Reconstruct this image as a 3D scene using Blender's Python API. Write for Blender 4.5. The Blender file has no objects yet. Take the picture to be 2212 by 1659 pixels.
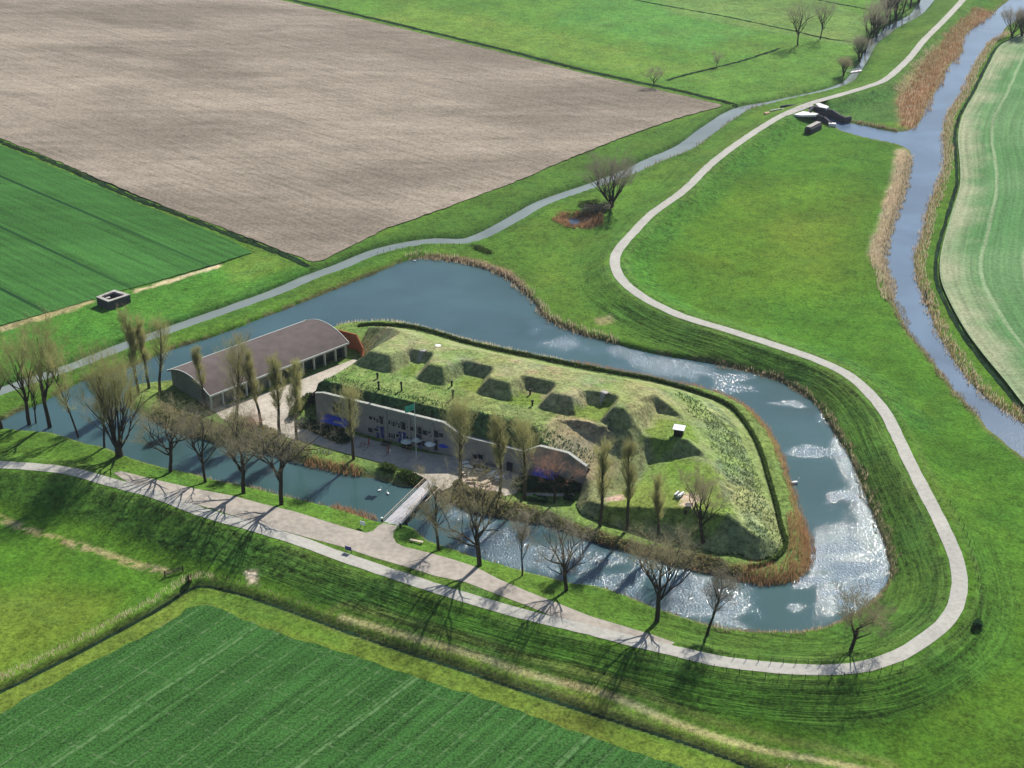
import bpy, math, random
import numpy as np
from mathutils import Vector, Matrix

# ---------------------------------------------------------------- camera, sky, sun, exposure
scene = bpy.context.scene
COL = scene.collection
PW, PH, FPX, CAM_H = 2212.0, 1659.0, 3072.0, 150.0     # survey frame of the aerial photo
PITCH = math.atan(1600 / 3072)
cam_d = bpy.data.cameras.new("camera"); cam = bpy.data.objects.new("camera", cam_d); COL.objects.link(cam)
cam_d.sensor_width = 36; cam_d.lens = 36 * FPX / PW; cam_d.clip_start = 1; cam_d.clip_end = 12000
cam.location = (0, 0, CAM_H); cam.rotation_euler = (math.pi / 2 - PITCH, 0, 0)
scene.camera = cam
SUN_EL, SUN_AZ = 40.5, 29.0                             # azimuth clockwise from +Y
w = bpy.data.worlds.new("World"); scene.world = w; w.use_nodes = True
nt = w.node_tree; bg = nt.nodes["Background"]
sky = nt.nodes.new("ShaderNodeTexSky"); sky.sky_type = 'NISHITA'; sky.sun_disc = False
sky.sun_elevation = math.radians(SUN_EL); sky.sun_rotation = math.radians(SUN_AZ)
sky.air_density = 1.0; sky.dust_density = 0.6; sky.ozone_density = 1.5
nt.links.new(sky.outputs[0], bg.inputs[0]); bg.inputs[1].default_value = 0.078
sun_d = bpy.data.lights.new("sun", 'SUN'); sun = bpy.data.objects.new("sun", sun_d); COL.objects.link(sun)
sun_d.energy = 4.8; sun_d.angle = math.radians(0.53); sun_d.color = (1.0, 0.95, 0.87)
sd = Vector((math.sin(math.radians(SUN_AZ)) * math.cos(math.radians(SUN_EL)),
             math.cos(math.radians(SUN_AZ)) * math.cos(math.radians(SUN_EL)), math.sin(math.radians(SUN_EL))))
sun.rotation_euler = sd.to_track_quat('Z', 'Y').to_euler(); sun.location = (0, 0, 300)
scene.view_settings.view_transform = 'Standard'; scene.view_settings.look = 'None'
scene.view_settings.exposure = 0.62; scene.view_settings.gamma = 1
scene.render.engine = 'CYCLES'
scene.cycles.max_bounces = 6; scene.cycles.diffuse_bounces = 2; scene.cycles.glossy_bounces = 3
scene.cycles.transmission_bounces = 2; scene.cycles.volume_bounces = 0; scene.cycles.transparent_max_bounces = 4

# ---------------------------------------------------------------- survey helpers
def P(u, v, z=0.0):
    x = u - PW / 2; d = v - PH / 2
    fy = FPX * math.cos(PITCH) - d * math.sin(PITCH); dz = -FPX * math.sin(PITCH) - d * math.cos(PITCH)
    t = (z - CAM_H) / dz
    return (x * t, fy * t)
def PP(pts, z=0.0): return [P(u, v, z) for u, v in pts]
def smooth(pts, step=2.0, closed=False):
    a = np.array(pts, float); n = len(a); out = []
    segs = n if closed else n - 1
    for i in range(segs):
        if closed: p0, p1, p2, p3 = a[(i - 1) % n], a[i], a[(i + 1) % n], a[(i + 2) % n]
        else: p0, p1, p2, p3 = a[max(i - 1, 0)], a[i], a[i + 1], a[min(i + 2, n - 1)]
        L = np.linalg.norm((p2 - p1)[:2]); k = max(1, int(L / step))
        for j in range(k):
            t = j / k
            # centripetal-like softened catmull-rom
            m1 = (p2 - p0) * 0.5; m2 = (p3 - p1) * 0.5
            l1 = np.linalg.norm(m1[:2]) + 1e-9; l2 = np.linalg.norm(m2[:2]) + 1e-9
            m1 = m1 / l1 * min(l1, L); m2 = m2 / l2 * min(l2, L)
            h = [2*t**3 - 3*t**2 + 1, t**3 - 2*t**2 + t, -2*t**3 + 3*t**2, t**3 - t**2]
            out.append(h[0]*p1 + h[1]*m1 + h[2]*p2 + h[3]*m2)
    if not closed: out.append(a[-1])
    return np.array(out)
def ss(a, b, x):
    t = np.clip((x - a) / (b - a), 0, 1); return t * t * (3 - 2 * t)
_rng = np.random.default_rng(7)
_LAT = _rng.random((256, 256))
def vnoise(x, y):
    xi = np.floor(x).astype(int); yi = np.floor(y).astype(int); fx = x - xi; fy = y - yi
    fx = fx * fx * (3 - 2 * fx); fy = fy * fy * (3 - 2 * fy)
    a = _LAT[xi & 255, yi & 255]; b = _LAT[(xi + 1) & 255, yi & 255]
    c = _LAT[xi & 255, (yi + 1) & 255]; d = _LAT[(xi + 1) & 255, (yi + 1) & 255]
    return (a * (1 - fx) + b * fx) * (1 - fy) + (c * (1 - fx) + d * fx) * fy
def fbm(x, y, s, o=3):
    r = 0; a = 1; t = 0
    for i in range(o):
        r = r + a * vnoise(x / s + 17.3 * i, y / s + 5.1 * i); t += a; a *= .5; s *= .5
    return r / t
def inside(X, Y, poly):
    poly = np.asarray(poly, float); r = np.zeros(X.shape, bool)
    m = (X >= poly[:, 0].min()) & (X <= poly[:, 0].max()) & (Y >= poly[:, 1].min()) & (Y <= poly[:, 1].max())
    x = X[m]; y = Y[m]; q = np.zeros(x.shape, bool); n = len(poly)
    for i in range(n):
        x0, y0 = poly[i, :2]; x1, y1 = poly[(i + 1) % n, :2]
        if y0 == y1: continue
        c = ((y0 > y) != (y1 > y)) & (x < (x1 - x0) * (y - y0) / (y1 - y0) + x0)
        q ^= c
    r[m] = q; return r
def pdist(X, Y, line, closed=False, rng=25.0, want=None):
    """distance to a polyline (limited to rng); optionally the interpolated value list `want`"""
    line = np.asarray(line, float); D = np.full(X.shape, 1e3)
    V = None if want is None else np.zeros(X.shape)
    m = (X > line[:, 0].min() - rng) & (X < line[:, 0].max() + rng) & (Y > line[:, 1].min() - rng) & (Y < line[:, 1].max() + rng)
    idx = np.nonzero(m)[0] if X.ndim == 1 else None
    x = X[idx]; y = Y[idx]; d = np.full(x.shape, 1e6); v = np.zeros(x.shape)
    n = len(line)
    for i in range(n if closed else n - 1):
        a = line[i, :2]; b = line[(i + 1) % n, :2]; e = b - a; L2 = e @ e
        if L2 < 1e-12: continue
        s = ((x > min(a[0], b[0]) - rng) & (x < max(a[0], b[0]) + rng) & (y > min(a[1], b[1]) - rng) & (y < max(a[1], b[1]) + rng))
        k = np.nonzero(s)[0]
        if not len(k): continue
        px = x[k] - a[0]; py = y[k] - a[1]
        t = np.clip((px * e[0] + py * e[1]) / L2, 0, 1)
        q = (px - t * e[0]) ** 2 + (py - t * e[1]) ** 2
        c = q < d[k]; kk = k[c]; d[kk] = q[c]
        if want is not None: v[kk] = want[i] + (want[(i + 1) % n] - want[i]) * t[c]
    D[idx] = np.sqrt(d)
    if want is not None: V[idx] = v; return D, V
    return D
def sdf(X, Y, poly, rng=25.0):
    d = pdist(X, Y, poly, True, rng); return np.where(inside(X, Y, poly), -d, d)

# ---------------------------------------------------------------- mesh helpers
def link(o, parent=None):
    COL.objects.link(o)
    if parent is not None: o.parent = parent
    return o
def mesh_np(name, verts, faces, mat, parent=None, attrs=None, smooth_shade=False, loc=None):
    verts = np.asarray(verts, np.float32); faces = np.asarray(faces, np.int32)
    me = bpy.data.meshes.new(name); k = faces.shape[1]; nf = len(faces)
    me.vertices.add(len(verts)); me.vertices.foreach_set("co", verts.ravel())
    me.loops.add(nf * k); me.loops.foreach_set("vertex_index", faces.ravel())
    me.polygons.add(nf); me.polygons.foreach_set("loop_start", np.arange(0, nf * k, k, dtype=np.int32))
    try: me.polygons.foreach_set("loop_total", np.full(nf, k, np.int32))
    except Exception: pass
    me.update(calc_edges=True); me.validate()
    if attrs:
        for an, av in attrs.items():
            av = np.asarray(av, np.float32)
            if av.ndim == 2:
                a = me.attributes.new(an, 'FLOAT_COLOR', 'POINT')
                if av.shape[1] == 3: av = np.hstack([av, np.ones((len(av), 1), np.float32)])
                a.data.foreach_set("color", av.ravel())
            else:
                a = me.attributes.new(an, 'FLOAT', 'POINT'); a.data.foreach_set("value", av)
    if smooth_shade: me.polygons.foreach_set("use_smooth", np.ones(nf, bool))
    me.materials.append(mat)
    o = bpy.data.objects.new(name, me)
    if loc is not None: o.location = loc
    return link(o, parent)
class MB:
    def __init__(s): s.v = []; s.f = []
    def add(s, vs, fs):
        n = len(s.v); s.v += [tuple(p) for p in vs]; s.f += [tuple(n + i for i in f) for f in fs]
    def box(s, c, size, rz=0.0, M=None):
        x, y, z = (q / 2 for q in size); vs = []
        for dz in (-z, z):
            for dx, dy in ((-x, -y), (x, -y), (x, y), (-x, y)):
                vs.append(Vector((dx * math.cos(rz) - dy * math.sin(rz) + c[0], dx * math.sin(rz) + dy * math.cos(rz) + c[1], dz + c[2])))
        if M: vs = [M @ p for p in vs]
        s.add(vs, [(3, 2, 1, 0), (4, 5, 6, 7), (0, 1, 5, 4), (1, 2, 6, 5), (2, 3, 7, 6), (3, 0, 4, 7)])
    def bar(s, a, b, r0, r1=None, n=5):
        r1 = r0 if r1 is None else r1
        a = Vector(a); b = Vector(b); d = (b - a).normalized()
        u = d.cross(Vector((0, 0, 1)) if abs(d.z) < .9 else Vector((1, 0, 0))).normalized(); w_ = d.cross(u)
        vs = [a + (u * math.cos(2*math.pi*i/n) + w_ * math.sin(2*math.pi*i/n)) * r0 for i in range(n)]
        vs += [b + (u * math.cos(2*math.pi*i/n) + w_ * math.sin(2*math.pi*i/n)) * r1 for i in range(n)]
        s.add(vs, [(i, (i+1) % n, n + (i+1) % n, n + i) for i in range(n)] + [tuple(range(n-1, -1, -1)), tuple(range(n, 2*n))])
    def prism(s, poly, z0, z1):
        n = len(poly)
        if sum(poly[i][0]*poly[(i+1) % n][1] - poly[(i+1) % n][0]*poly[i][1] for i in range(n)) < 0: poly = poly[::-1]
        s.add([(p[0], p[1], z0) for p in poly] + [(p[0], p[1], z1) for p in poly],
              [tuple(range(n-1, -1, -1)), tuple(range(n, 2*n))] + [(i, (i+1) % n, n + (i+1) % n, n + i) for i in range(n)])
    def tri(s, a, b, c): s.add([a, b, c], [(0, 1, 2)])
    def build(s, name, mat, parent=None, loc=None, sm=False):
        me = bpy.data.meshes.new(name); me.from_pydata(s.v, [], s.f); me.update(); me.materials.append(mat)
        if sm: me.polygons.foreach_set("use_smooth", np.ones(len(me.polygons), bool))
        o = bpy.data.objects.new(name, me)
        if loc is not None: o.location = loc
        return link(o, parent)
def tag(o, label=None, cat=None, group=None, kind=None):
    if label: o["label"] = label
    if cat: o["category"] = cat
    if group: o["group"] = group
    if kind: o["kind"] = kind
    return o
def empty(name, loc, rz=0.0, label=None, cat=None, group=None):
    o = bpy.data.objects.new(name, None); o.location = loc; o.rotation_euler = (0, 0, rz); o.empty_display_size = .5
    link(o); return tag(o, label, cat, group)
def copy_tree(o, parent=None):
    c = o.copy(); COL.objects.link(c); c.parent = parent
    for ch in list(o.children): copy_tree(ch, c)
    return c

# ---------------------------------------------------------------- materials
class NB:
    def __init__(s, name):
        s.m = bpy.data.materials.new(name); s.m.use_nodes = True; s.t = s.m.node_tree; s.b = s.t.nodes["Principled BSDF"]
        s.tc = s.t.nodes.new("ShaderNodeTexCoord").outputs["Object"]
    def n(s, t, **k):
        o = s.t.nodes.new(t)
        for a, b in k.items(): setattr(o, a, b)
        return o
    def L(s, a, b): s.t.links.new(a, b)
    def noise(s, scale, detail=3, vec=None, rough=.55, dist=0.0):
        o = s.n("ShaderNodeTexNoise"); o.inputs["Scale"].default_value = scale; o.inputs["Detail"].default_value = detail
        o.inputs["Roughness"].default_value = rough; o.inputs["Distortion"].default_value = dist
        s.L(vec if vec is not None else s.tc, o.inputs["Vector"]); return o.outputs["Fac"]
    def mapr(s, x, a, b, c, d):
        o = s.n("ShaderNodeMapRange"); s.L(x, o.inputs[0])
        for i, q in enumerate((a, b, c, d)): o.inputs[i+1].default_value = q
        return o.outputs[0]
    def math(s, op, a, b=None, clamp=False):
        o = s.n("ShaderNodeMath", operation=op, use_clamp=clamp)
        for i, q in enumerate((a, b)):
            if q is None: continue
            if isinstance(q, (int, float)): o.inputs[i].default_value = q
            else: s.L(q, o.inputs[i])
        return o.outputs[0]
    def mix(s, f, a, b, mode='MIX'):
        o = s.n("ShaderNodeMix", data_type='RGBA', blend_type=mode)
        for i, q in ((0, f), (6, a), (7, b)):
            if isinstance(q, (int, float)): o.inputs[i].default_value = q
            elif isinstance(q, (tuple, list)): o.inputs[i].default_value = (*q, 1)
            else: s.L(q, o.inputs[i])
        return o.outputs[2]
    def scalev(s, col, f):
        o = s.n("ShaderNodeVectorMath", operation='SCALE'); s.L(col, o.inputs[0]); s.L(f, o.inputs[3]); return o.outputs[0]
    def attr(s, name, out="Fac"):
        o = s.n("ShaderNodeAttribute"); o.attribute_name = name; return o.outputs[out]
    def mapping(s, rot=0.0, scale=(1, 1, 1), vec=None):
        o = s.n("ShaderNodeMapping"); s.L(vec if vec is not None else s.tc, o.inputs[0])
        o.inputs["Rotation"].default_value = (0, 0, rot); o.inputs["Scale"].default_value = scale; return o.outputs[0]
    def bump(s, h, strength=1.0, dist=.1):
        o = s.n("ShaderNodeBump"); s.L(h, o.inputs["Height"]); o.inputs["Distance"].default_value = dist
        if isinstance(strength, (int, float)): o.inputs["Strength"].default_value = strength
        else: s.L(strength, o.inputs["Strength"])
        s.L(o.outputs[0], s.b.inputs["Normal"]); return o
    def fin(s, col=None, rough=.9, spec=.15):
        if col is not None:
            if isinstance(col, (tuple, list)): s.b.inputs["Base Color"].default_value = (*col, 1)
            else: s.L(col, s.b.inputs["Base Color"])
        s.b.inputs["Roughness"].default_value = rough; s.b.inputs["Specular IOR Level"].default_value = spec; return s.m
def simple(name, col, var=.2, scale=2.0, rough=.8, spec=.2, bump=0.0):
    b = NB(name); n1 = b.noise(scale, 4); n2 = b.noise(scale * .13, 2)
    f = b.math('ADD', b.mapr(n1, .34, .66, 1 - var, 1 + var), b.mapr(n2, .32, .68, -var * .7, var * .7))
    c = b.n("ShaderNodeRGB"); c.outputs[0].default_value = (*col, 1)
    if bump: b.bump(n1, 1.0, bump)
    return b.fin(b.scalev(c.outputs[0], f), rough, spec)

def m_ground():
    b = NB("grass_ground"); tint = b.attr("tint", "Color"); ro = b.attr("rough"); st = b.attr("stripe"); dk = b.attr("dk"); al = b.attr("along")
    cv = b.n("ShaderNodeCombineXYZ"); b.L(b.math('MULTIPLY', dk, .85), cv.inputs[0]); b.L(b.math('MULTIPLY', al, .045), cv.inputs[1])
    ns = b.noise(1.0, 4, cv.outputs[0], .62, .35); stf = b.mapr(ns, .36, .64, -1, 1)
    n1 = b.noise(1.7, 6, rough=.7); n2 = b.noise(.24, 4, dist=.4, rough=.6); n3 = b.noise(.045, 3)
    clump = b.noise(.75, 3, dist=.8)
    n5 = b.noise(.75, 4, rough=.6)
    f = b.math('ADD', b.mapr(n1, .38, .62, -.34, .34), b.mapr(n2, .36, .64, -.15, .15)); f = b.math('ADD', f, b.mapr(n5, .36, .64, -.17, .17))
    f = b.math('ADD', f, 1.0)
    f = b.math('ADD', f, b.math('MULTIPLY', b.math('MULTIPLY', stf, st), .46))
    f = b.math('ADD', f, b.math('MULTIPLY', b.math('MULTIPLY', b.mapr(clump, .35, .65, -1, 1), ro), .42))
    f = b.math('MAXIMUM', f, .12)
    c = b.scalev(tint, f)
    hue = b.mix(b.math('MULTIPLY', b.mapr(n3, .48, .72, 0, 1), .34), c, b.scalev(c, b.mapr(n3, 0, 1, 1, 1)), 'MIX')
    yel = b.mix(b.math('MULTIPLY', b.mapr(n3, .48, .75, 0, 1), .55), (1, 1, 1), (1.42, .96, 1.2))
    c2 = b.mix(1.0, hue, yel, 'MULTIPLY')
    blu = b.mix(b.math('MULTIPLY', b.mapr(b.noise(.11, 2), .5, .75, 0, 1), .5), (1, 1, 1), (.72, .9, 1.3))
    c3 = b.mix(1.0, c2, blu, 'MULTIPLY')
    h = b.math('ADD', n1, b.math('MULTIPLY', stf, b.math('MULTIPLY', st, .42)))
    h = b.math('ADD', h, b.math('MULTIPLY', clump, b.math('MULTIPLY', ro, 1.6)))
    b.bump(h, 1.0, .2)
    return b.fin(c3, .95, .05)
def m_rows(name, col, dark, light, rot, period, amp, tram=None, patch=.3, fine=1.6, tramcol=None, lines=None):
    """field with drill rows: rotated stretched noise, optional tramlines at a spacing"""
    b = NB(name)
    mp = b.mapping(rot, (1, 1, 1)); sp = b.n("ShaderNodeSeparateXYZ"); b.L(mp, sp.inputs[0])
    cv = b.n("ShaderNodeCombineXYZ"); b.L(b.math('MULTIPLY', sp.outputs[0], .02), cv.inputs[0]); b.L(b.math('MULTIPLY', sp.outputs[1], 1 / period), cv.inputs[1])
    rows = b.noise(1.0, 3, cv.outputs[0], .6)
    n1 = b.noise(fine, 4); n2 = b.noise(1.0, 4, b.mapping(rot, (.009, .022, 1)), .6, .5); n4 = b.noise(1.0, 3, b.mapping(rot, (.05, .25, 1)))
    base = b.mix(b.mapr(n2, .38, .64, 0, 1), dark, light)
    f = b.math('ADD', b.mapr(n1, .36, .64, 1 - patch, 1 + patch), b.mapr(rows, .34, .66, -amp, amp))
    f = b.math('ADD', f, b.mapr(n4, .34, .66, -.11, .11))
    c = b.scalev(base, f)
    if tram:
        wv = b.math('PINGPONG', sp.outputs[1], tram / 2)
        msk = b.mapr(wv, 0.35, .75, 1, 0)
        brk = b.mapr(b.noise(.3, 2, cv.outputs[0]), .3, .55, .35, 1)
        c = b.mix(b.math('MULTIPLY', msk, brk), c, tramcol)
    if lines:
        for (rt, per, wd, lc, amt, thr) in lines:
            m2 = b.mapping(rt); s2 = b.n("ShaderNodeSeparateXYZ"); b.L(m2, s2.inputs[0])
            wob = b.math('ADD', s2.outputs[1], b.mapr(b.noise(.02, 2), 0, 1, -2, 2))
            q = b.math('PINGPONG', wob, per / 2); mk = b.mapr(q, wd * .5, wd, 1, 0)
            br = b.mapr(b.noise(.8, 4, rough=.65), thr, thr + .16, 0, 1)
            c = b.mix(b.math('MULTIPLY', b.math('MULTIPLY', mk, br), amt), c, lc)
    b.bump(b.math('ADD', n1, rows), 1.0, .12)
    return b.fin(c, .95, .05)
def m_water(name, col, r0=.03, amp=.05, scale=1.2, spec=.5):
    b = NB(name); rip = b.attr("ripple")
    n1 = b.noise(scale, 2, b.mapping(.5, (1, .6, 1)), .5); n2 = b.noise(scale * 3.1, 2)
    h = b.math('ADD', n1, b.math('MULTIPLY', n2, .4))
    st = b.math('ADD', b.math('MULTIPLY', rip, 1.0), .04, True)
    b.bump(h, st, amp)
    n3 = b.noise(.03, 3, dist=1.0)
    c = b.mix(b.mapr(n3, .35, .65, 0, 1), col, tuple(q * .7 for q in col))
    if name == 'moat_water': c = b.mix(b.math('MULTIPLY', rip, .9, True), c, (.075, .135, .185))  # rippled patches mixed towards pale blue: sky reflection put into the base colour
    b.fin(c, r0, spec); b.b.inputs["IOR"].default_value = 1.333
    b.L(b.math('ADD', b.math('MULTIPLY', rip, .08), r0), b.b.inputs["Roughness"])
    return b.m
def m_leaf(name, cols, scale=.6, trans=.5, rough=.8):
    b = NB(name); n = b.noise(scale, 3)
    oi = b.n("ShaderNodeObjectInfo").outputs["Random"]
    ge = b.n("ShaderNodeNewGeometry").outputs["Random Per Island"]
    c = b.mix(b.mapr(n, .35, .65, 0, 1), cols[0], cols[1]); c = b.mix(b.math('MULTIPLY', ge, .8), c, cols[2])
    c = b.scalev(c, b.mapr(oi, 0, 1, .82, 1.18)); b.fin(c, rough, .05)
    tr = b.n("ShaderNodeBsdfTranslucent"); b.L(c, tr.inputs[0]); mx = b.n("ShaderNodeMixShader"); mx.inputs[0].default_value = trans
    b.L(b.b.outputs[0], mx.inputs[1]); b.L(tr.outputs[0], mx.inputs[2]); b.L(mx.outputs[0], b.t.nodes["Material Output"].inputs[0]); return b.m
def m_bark(name, col):
    b = NB(name); n = b.noise(3, 3, b.mapping(0, (1, 1, .3))); c = b.mix(b.mapr(n, .3, .7, 0, 1), tuple(q*.7 for q in col), tuple(q*1.3 for q in col))
    return b.fin(c, .95, .05)
M = {}
M['ground'] = m_ground()
ROT_P = -math.atan2(P(629,558,.9)[1] - P(0,306,.9)[1], P(629,558,.9)[0] - P(0,306,.9)[0]); ROT_W = -math.atan2(P(549,1438,-1.5)[1] - P(234,1659,-1.5)[1], P(549,1438,-1.5)[0] - P(234,1659,-1.5)[0])
M['plough'] = m_rows("ploughed_soil", None, (.172, .145, .112), (.278, .236, .186), ROT_P, 1.5, .13, patch=.22, fine=1.3)
M['crop'] = m_rows("young_crop", None, (.034, .108, .022), (.044, .136, .029), ROT_P, 1.6, .24, tram=23.0, patch=.2, tramcol=(.010, .045, .014))
M['crop2'] = m_rows("winter_wheat", None, (.027, .082, .018), (.038, .110, .024), ROT_W, 1.0, .30, patch=.42, fine=2.4,
                    lines=[(ROT_W, 5.2, .24, (.10, .175, .07), .75, .42), (ROT_W + 1.45, 6.3, .30, (.10, .165, .07), .65, .47), (ROT_W, 31, .4, (.10, .19, .07), .9, .38), (ROT_W + 1.45, 9.1, .9, (.26, .24, .12), .6, .62)])
M['road'] = simple("concrete_road", (.36, .35, .31), .10, 1.3, .9, .1, .02)
M['track'] = simple("brick_track", (.33, .295, .25), .14, .9, .9, .1, .03)
M['yard'] = simple("yard_paving", (.40, .36, .30), .16, 1.2, .9, .1, .03)
M['moat'] = m_water("moat_water", (.040, .088, .086), .05, .21, 3.0)
M['river'] = m_water("river_water", (.11, .168, .24), .12, .08, 1.8)
M['canal'] = m_water("canal_water", (.19, .225, .20), .06, .04, 1.5)
M['ditch'] = simple("dark_ditch", (.010, .026, .012), .5, .6, .95, .02, .1)
M['brick'] = simple("old_brick", (.25, .235, .225), .09, .9, .9, .1, .02)
M['coping'] = simple("pale_stone", (.36, .37, .33), .14, 1.5, .85, .1)
M['ivy'] = simple("fort_turf", (.1, .1, .1), .1, 1)
M['window'] = simple("window_glass", (.012, .016, .03), .2, 1, .15, .5)
M['bluepaint'] = simple("blue_paint", (.02, .03, .16), .1, 1, .5, .4)
M['bluetarp'] = simple("blue_cloth", (.035, .07, .42), .25, 1.5, .6, .3)
M['white'] = simple("white_paint", (.78, .80, .78), .06, 1, .6, .3)
M['roof'] = simple("bitumen_roof", (.098, .078, .074), .13, .5, .85, .15, .02)
M['trim'] = simple("pale_trim", (.50, .54, .50), .06, 1, .6, .3)
M['shedwall'] = simple("timber_grey_wall", (.15, .16, .13), .15, 1.5, .85, .15)
M['glassdark'] = simple("dark_green_glass", (.012, .035, .035), .3, .4, .1, .5)
M['corten'] = simple("rusty_steel", (.28, .085, .035), .25, 1.5, .8, .2)
M['concrete'] = simple("weathered_concrete", (.36, .34, .31), .22, 1.2, .9, .1, .03)
M['darkconc'] = simple("dark_masonry", (.07, .065, .075), .25, 1.2, .9, .1, .03)
M['paleconc'] = simple("pale_concrete", (.66, .62, .62), .10, 1.0, .85, .15)
M['plank'] = simple("grey_planks", (.47, .46, .47), .14, 2.2, .8, .15)
M['black'] = simple("black_metal", (.012, .014, .010), .2, 1, .6, .3)
M['wood'] = simple("weathered_wood", (.30, .21, .14), .25, 2, .85, .1)
M['palewood'] = simple("pale_wood", (.62, .50, .38), .15, 2, .85, .1)
M['post'] = simple("fence_wood", (.09, .075, .06), .2, 2, .9, .1)
M['bark'] = m_bark("tree_bark", (.045, .037, .026))
M['bark2'] = m_bark("poplar_bark", (.07, .06, .035))
M['twig_pop'] = m_leaf("poplar_twigs", [(.36, .36, .14), (.44, .44, .16), (.27, .24, .13)])
M['twig_tall'] = m_leaf("budding_twigs", [(.31, .31, .12), (.40, .41, .14), (.22, .19, .11)])
M['twig_bare'] = m_leaf("bare_twigs", [(.31, .275, .17), (.39, .36, .20), (.23, .195, .13)])
M['twig_grey'] = m_leaf("grey_twigs", [(.26, .235, .18), (.32, .30, .21), (.19, .16, .13)])
M['twig_red'] = m_leaf("reddish_twigs", [(.42, .24, .18), (.46, .28, .20), (.28, .17, .12)])
M['shrub'] = m_leaf("scrub_twigs", [(.30, .27, .14), (.36, .36, .13), (.20, .17, .09)])
M['reed'] = m_leaf("dry_reed", [(.34, .19, .10), (.40, .24, .12), (.27, .16, .085)])
M['reed_tan'] = m_leaf("tan_reed", [(.60, .50, .34), (.70, .60, .42), (.40, .31, .20)])
M['reed_dark'] = m_leaf("brown_reed", [(.24, .18, .11), (.34, .29, .17), (.15, .125, .08)])
M['leaf'] = m_leaf("evergreen_leaves", [(.045, .12, .045), (.06, .15, .05), (.03, .08, .035)])
M['leafdark'] = m_leaf("hedge_leaves", [(.07, .12, .03), (.11, .16, .04), (.045, .08, .02)])
M['tuft'] = m_leaf("grass_tufts", [(.05, .11, .03), (.20, .24, .09), (.03, .07, .025)])
M['rubble'] = simple("pale_rubble", (.42, .33, .26), .35, 1.6, .9, .1, .08)
M['bird'] = simple("white_feathers", (.8, .8, .78), .05, 1, .7, .2)
M['flag'] = simple("green_flag", (.08, .42, .28), .15, 2, .8, .1)
M['skin'] = simple("skin", (.45, .28, .2), .05, 2, .7, .2)
M['cloth_r'] = simple("red_cloth", (.4, .05, .05), .1, 2, .8, .1)
M['cloth_b'] = simple("blue_shirt", (.06, .09, .22), .1, 2, .8, .1)
M['cloth_w'] = simple("pale_shirt", (.62, .6, .56), .1, 2, .8, .1)

# ---------------------------------------------------------------- surveyed lines (photo -> ground plan)
road_uvz = [(-160,1003,2),(-60,1002,2),(0,1004,2),(67,1008,2),(151,1018,2),(234,1041,2),(335,1068,2),(435,1106,2),(569,1145,2),(655,1172,2),(738,1203,2),(839,1237,2),(973,1281,2),(1073,1311,2),(1174,1338,2),(1274,1361,2),(1375,1388,2),(1477,1411,2.1),(1540,1426,2.3),(1641,1440,2.7),(1741,1447,3),(1808,1447,3.2),(1875,1438,3.3),(1942,1415,3.4),(1992,1385,3.5),(2036,1351,3.6),(2063,1311,3.6),(2073,1264,3.7),(2071,1231,3.8),(2059,1191,3.9),(2039,1144,4),(2019,1104,4),(1976,1021,4),(1942,950,4),(1909,887,4),(1868,840,4),(1825,806,4),(1758,775,4),(1674,746,4),(1574,714,4),(1473,683,4),(1420,659,3.9),(1380,636,3.8),(1350,612,3.7),(1334,590,3.6),(1328,570,3.5),(1331,550,3.4),(1345,528,3.3),(1365,506,3.2),(1408,462,3),(1477,412,3),(1540,351,3),(1607,301,3),(1674,258,3),(1714,238,3),(1758,221,3),(1808,207,3),(1875,187,3),(1909,174,3),(1935,154,3),(1966,124,3),(1996,87,3),(2043,40,3),(2080,0,3),(2125,-50,3),(2190,-120,3),(2300,-230,3)]
ROAD = smooth([(*P(u, v, z), z) for u, v, z in road_uvz], 2.0)
rs = np.concatenate([[0], np.cumsum(np.linalg.norm(np.diff(ROAD[:, :2], axis=0), axis=1))])
MOAT = smooth(PP([(-300,915),(-120,918),(10,907),(33,893),(70,880),(100,867),(124,853),(165,830),(205,816),(290,790),(368,757),(440,735),(520,706),(580,682),(640,660),(700,636),(760,612),(820,588),(870,567),(905,558),(940,561),(990,568),(1040,580),(1090,600),(1130,630),(1155,655),(1172,683),(1210,705),(1260,725),(1330,744),(1400,762),(1473,775),(1540,786),(1624,805),(1674,820),(1734,852),(1768,883),(1792,920),(1822,967),(1852,1024),(1875,1085),(1888,1120),(1905,1164),(1916,1197),(1921,1237),(1912,1264),(1882,1298),(1842,1328),(1792,1351),(1725,1366),(1674,1367),(1607,1364),(1540,1354),(1477,1336),(1408,1311),(1308,1274),(1234,1261),(1140,1238),(1060,1215),(1023,1204),(973,1187),(926,1170),(900,1146),(880,1137),(850,1130),(812,1128),(790,1122),(738,1104),(619,1075),(536,1054),(469,1041),(402,1021),(335,1007),(268,987),(234,971),(167,954),(117,938),(0,929),(-120,930),(-300,935)]), 2.0, True)
ISLE = smooth(PP([(935,1043),(905,1046),(880,1052),(856,1048),(818,1036),(743,1023),(669,1005),(600,985),(530,970),(450,952),(395,935),(365,920),(325,905),(285,885),(268,862),(280,840),(315,828),(372,822),(450,797),(520,775),(600,750),(690,716),(730,704),(770,697),(830,694),(880,700),(940,714),(1000,732),(1080,750),(1150,767),(1240,785),(1320,800),(1400,816),(1475,831),(1540,845),(1607,876),(1651,916),(1675,951),(1692,991),(1708,1041),(1721,1091),(1732,1115),(1742,1154),(1750,1187),(1748,1214),(1738,1238),(1714,1256),(1681,1263),(1641,1261),(1607,1256),(1574,1248),(1540,1238),(1477,1225),(1408,1201),(1341,1184),(1291,1171),(1241,1151),(1190,1135),(1157,1125),(1090,1114),(1040,1108),(1000,1092),(965,1066)]), 2.0, True)
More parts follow.
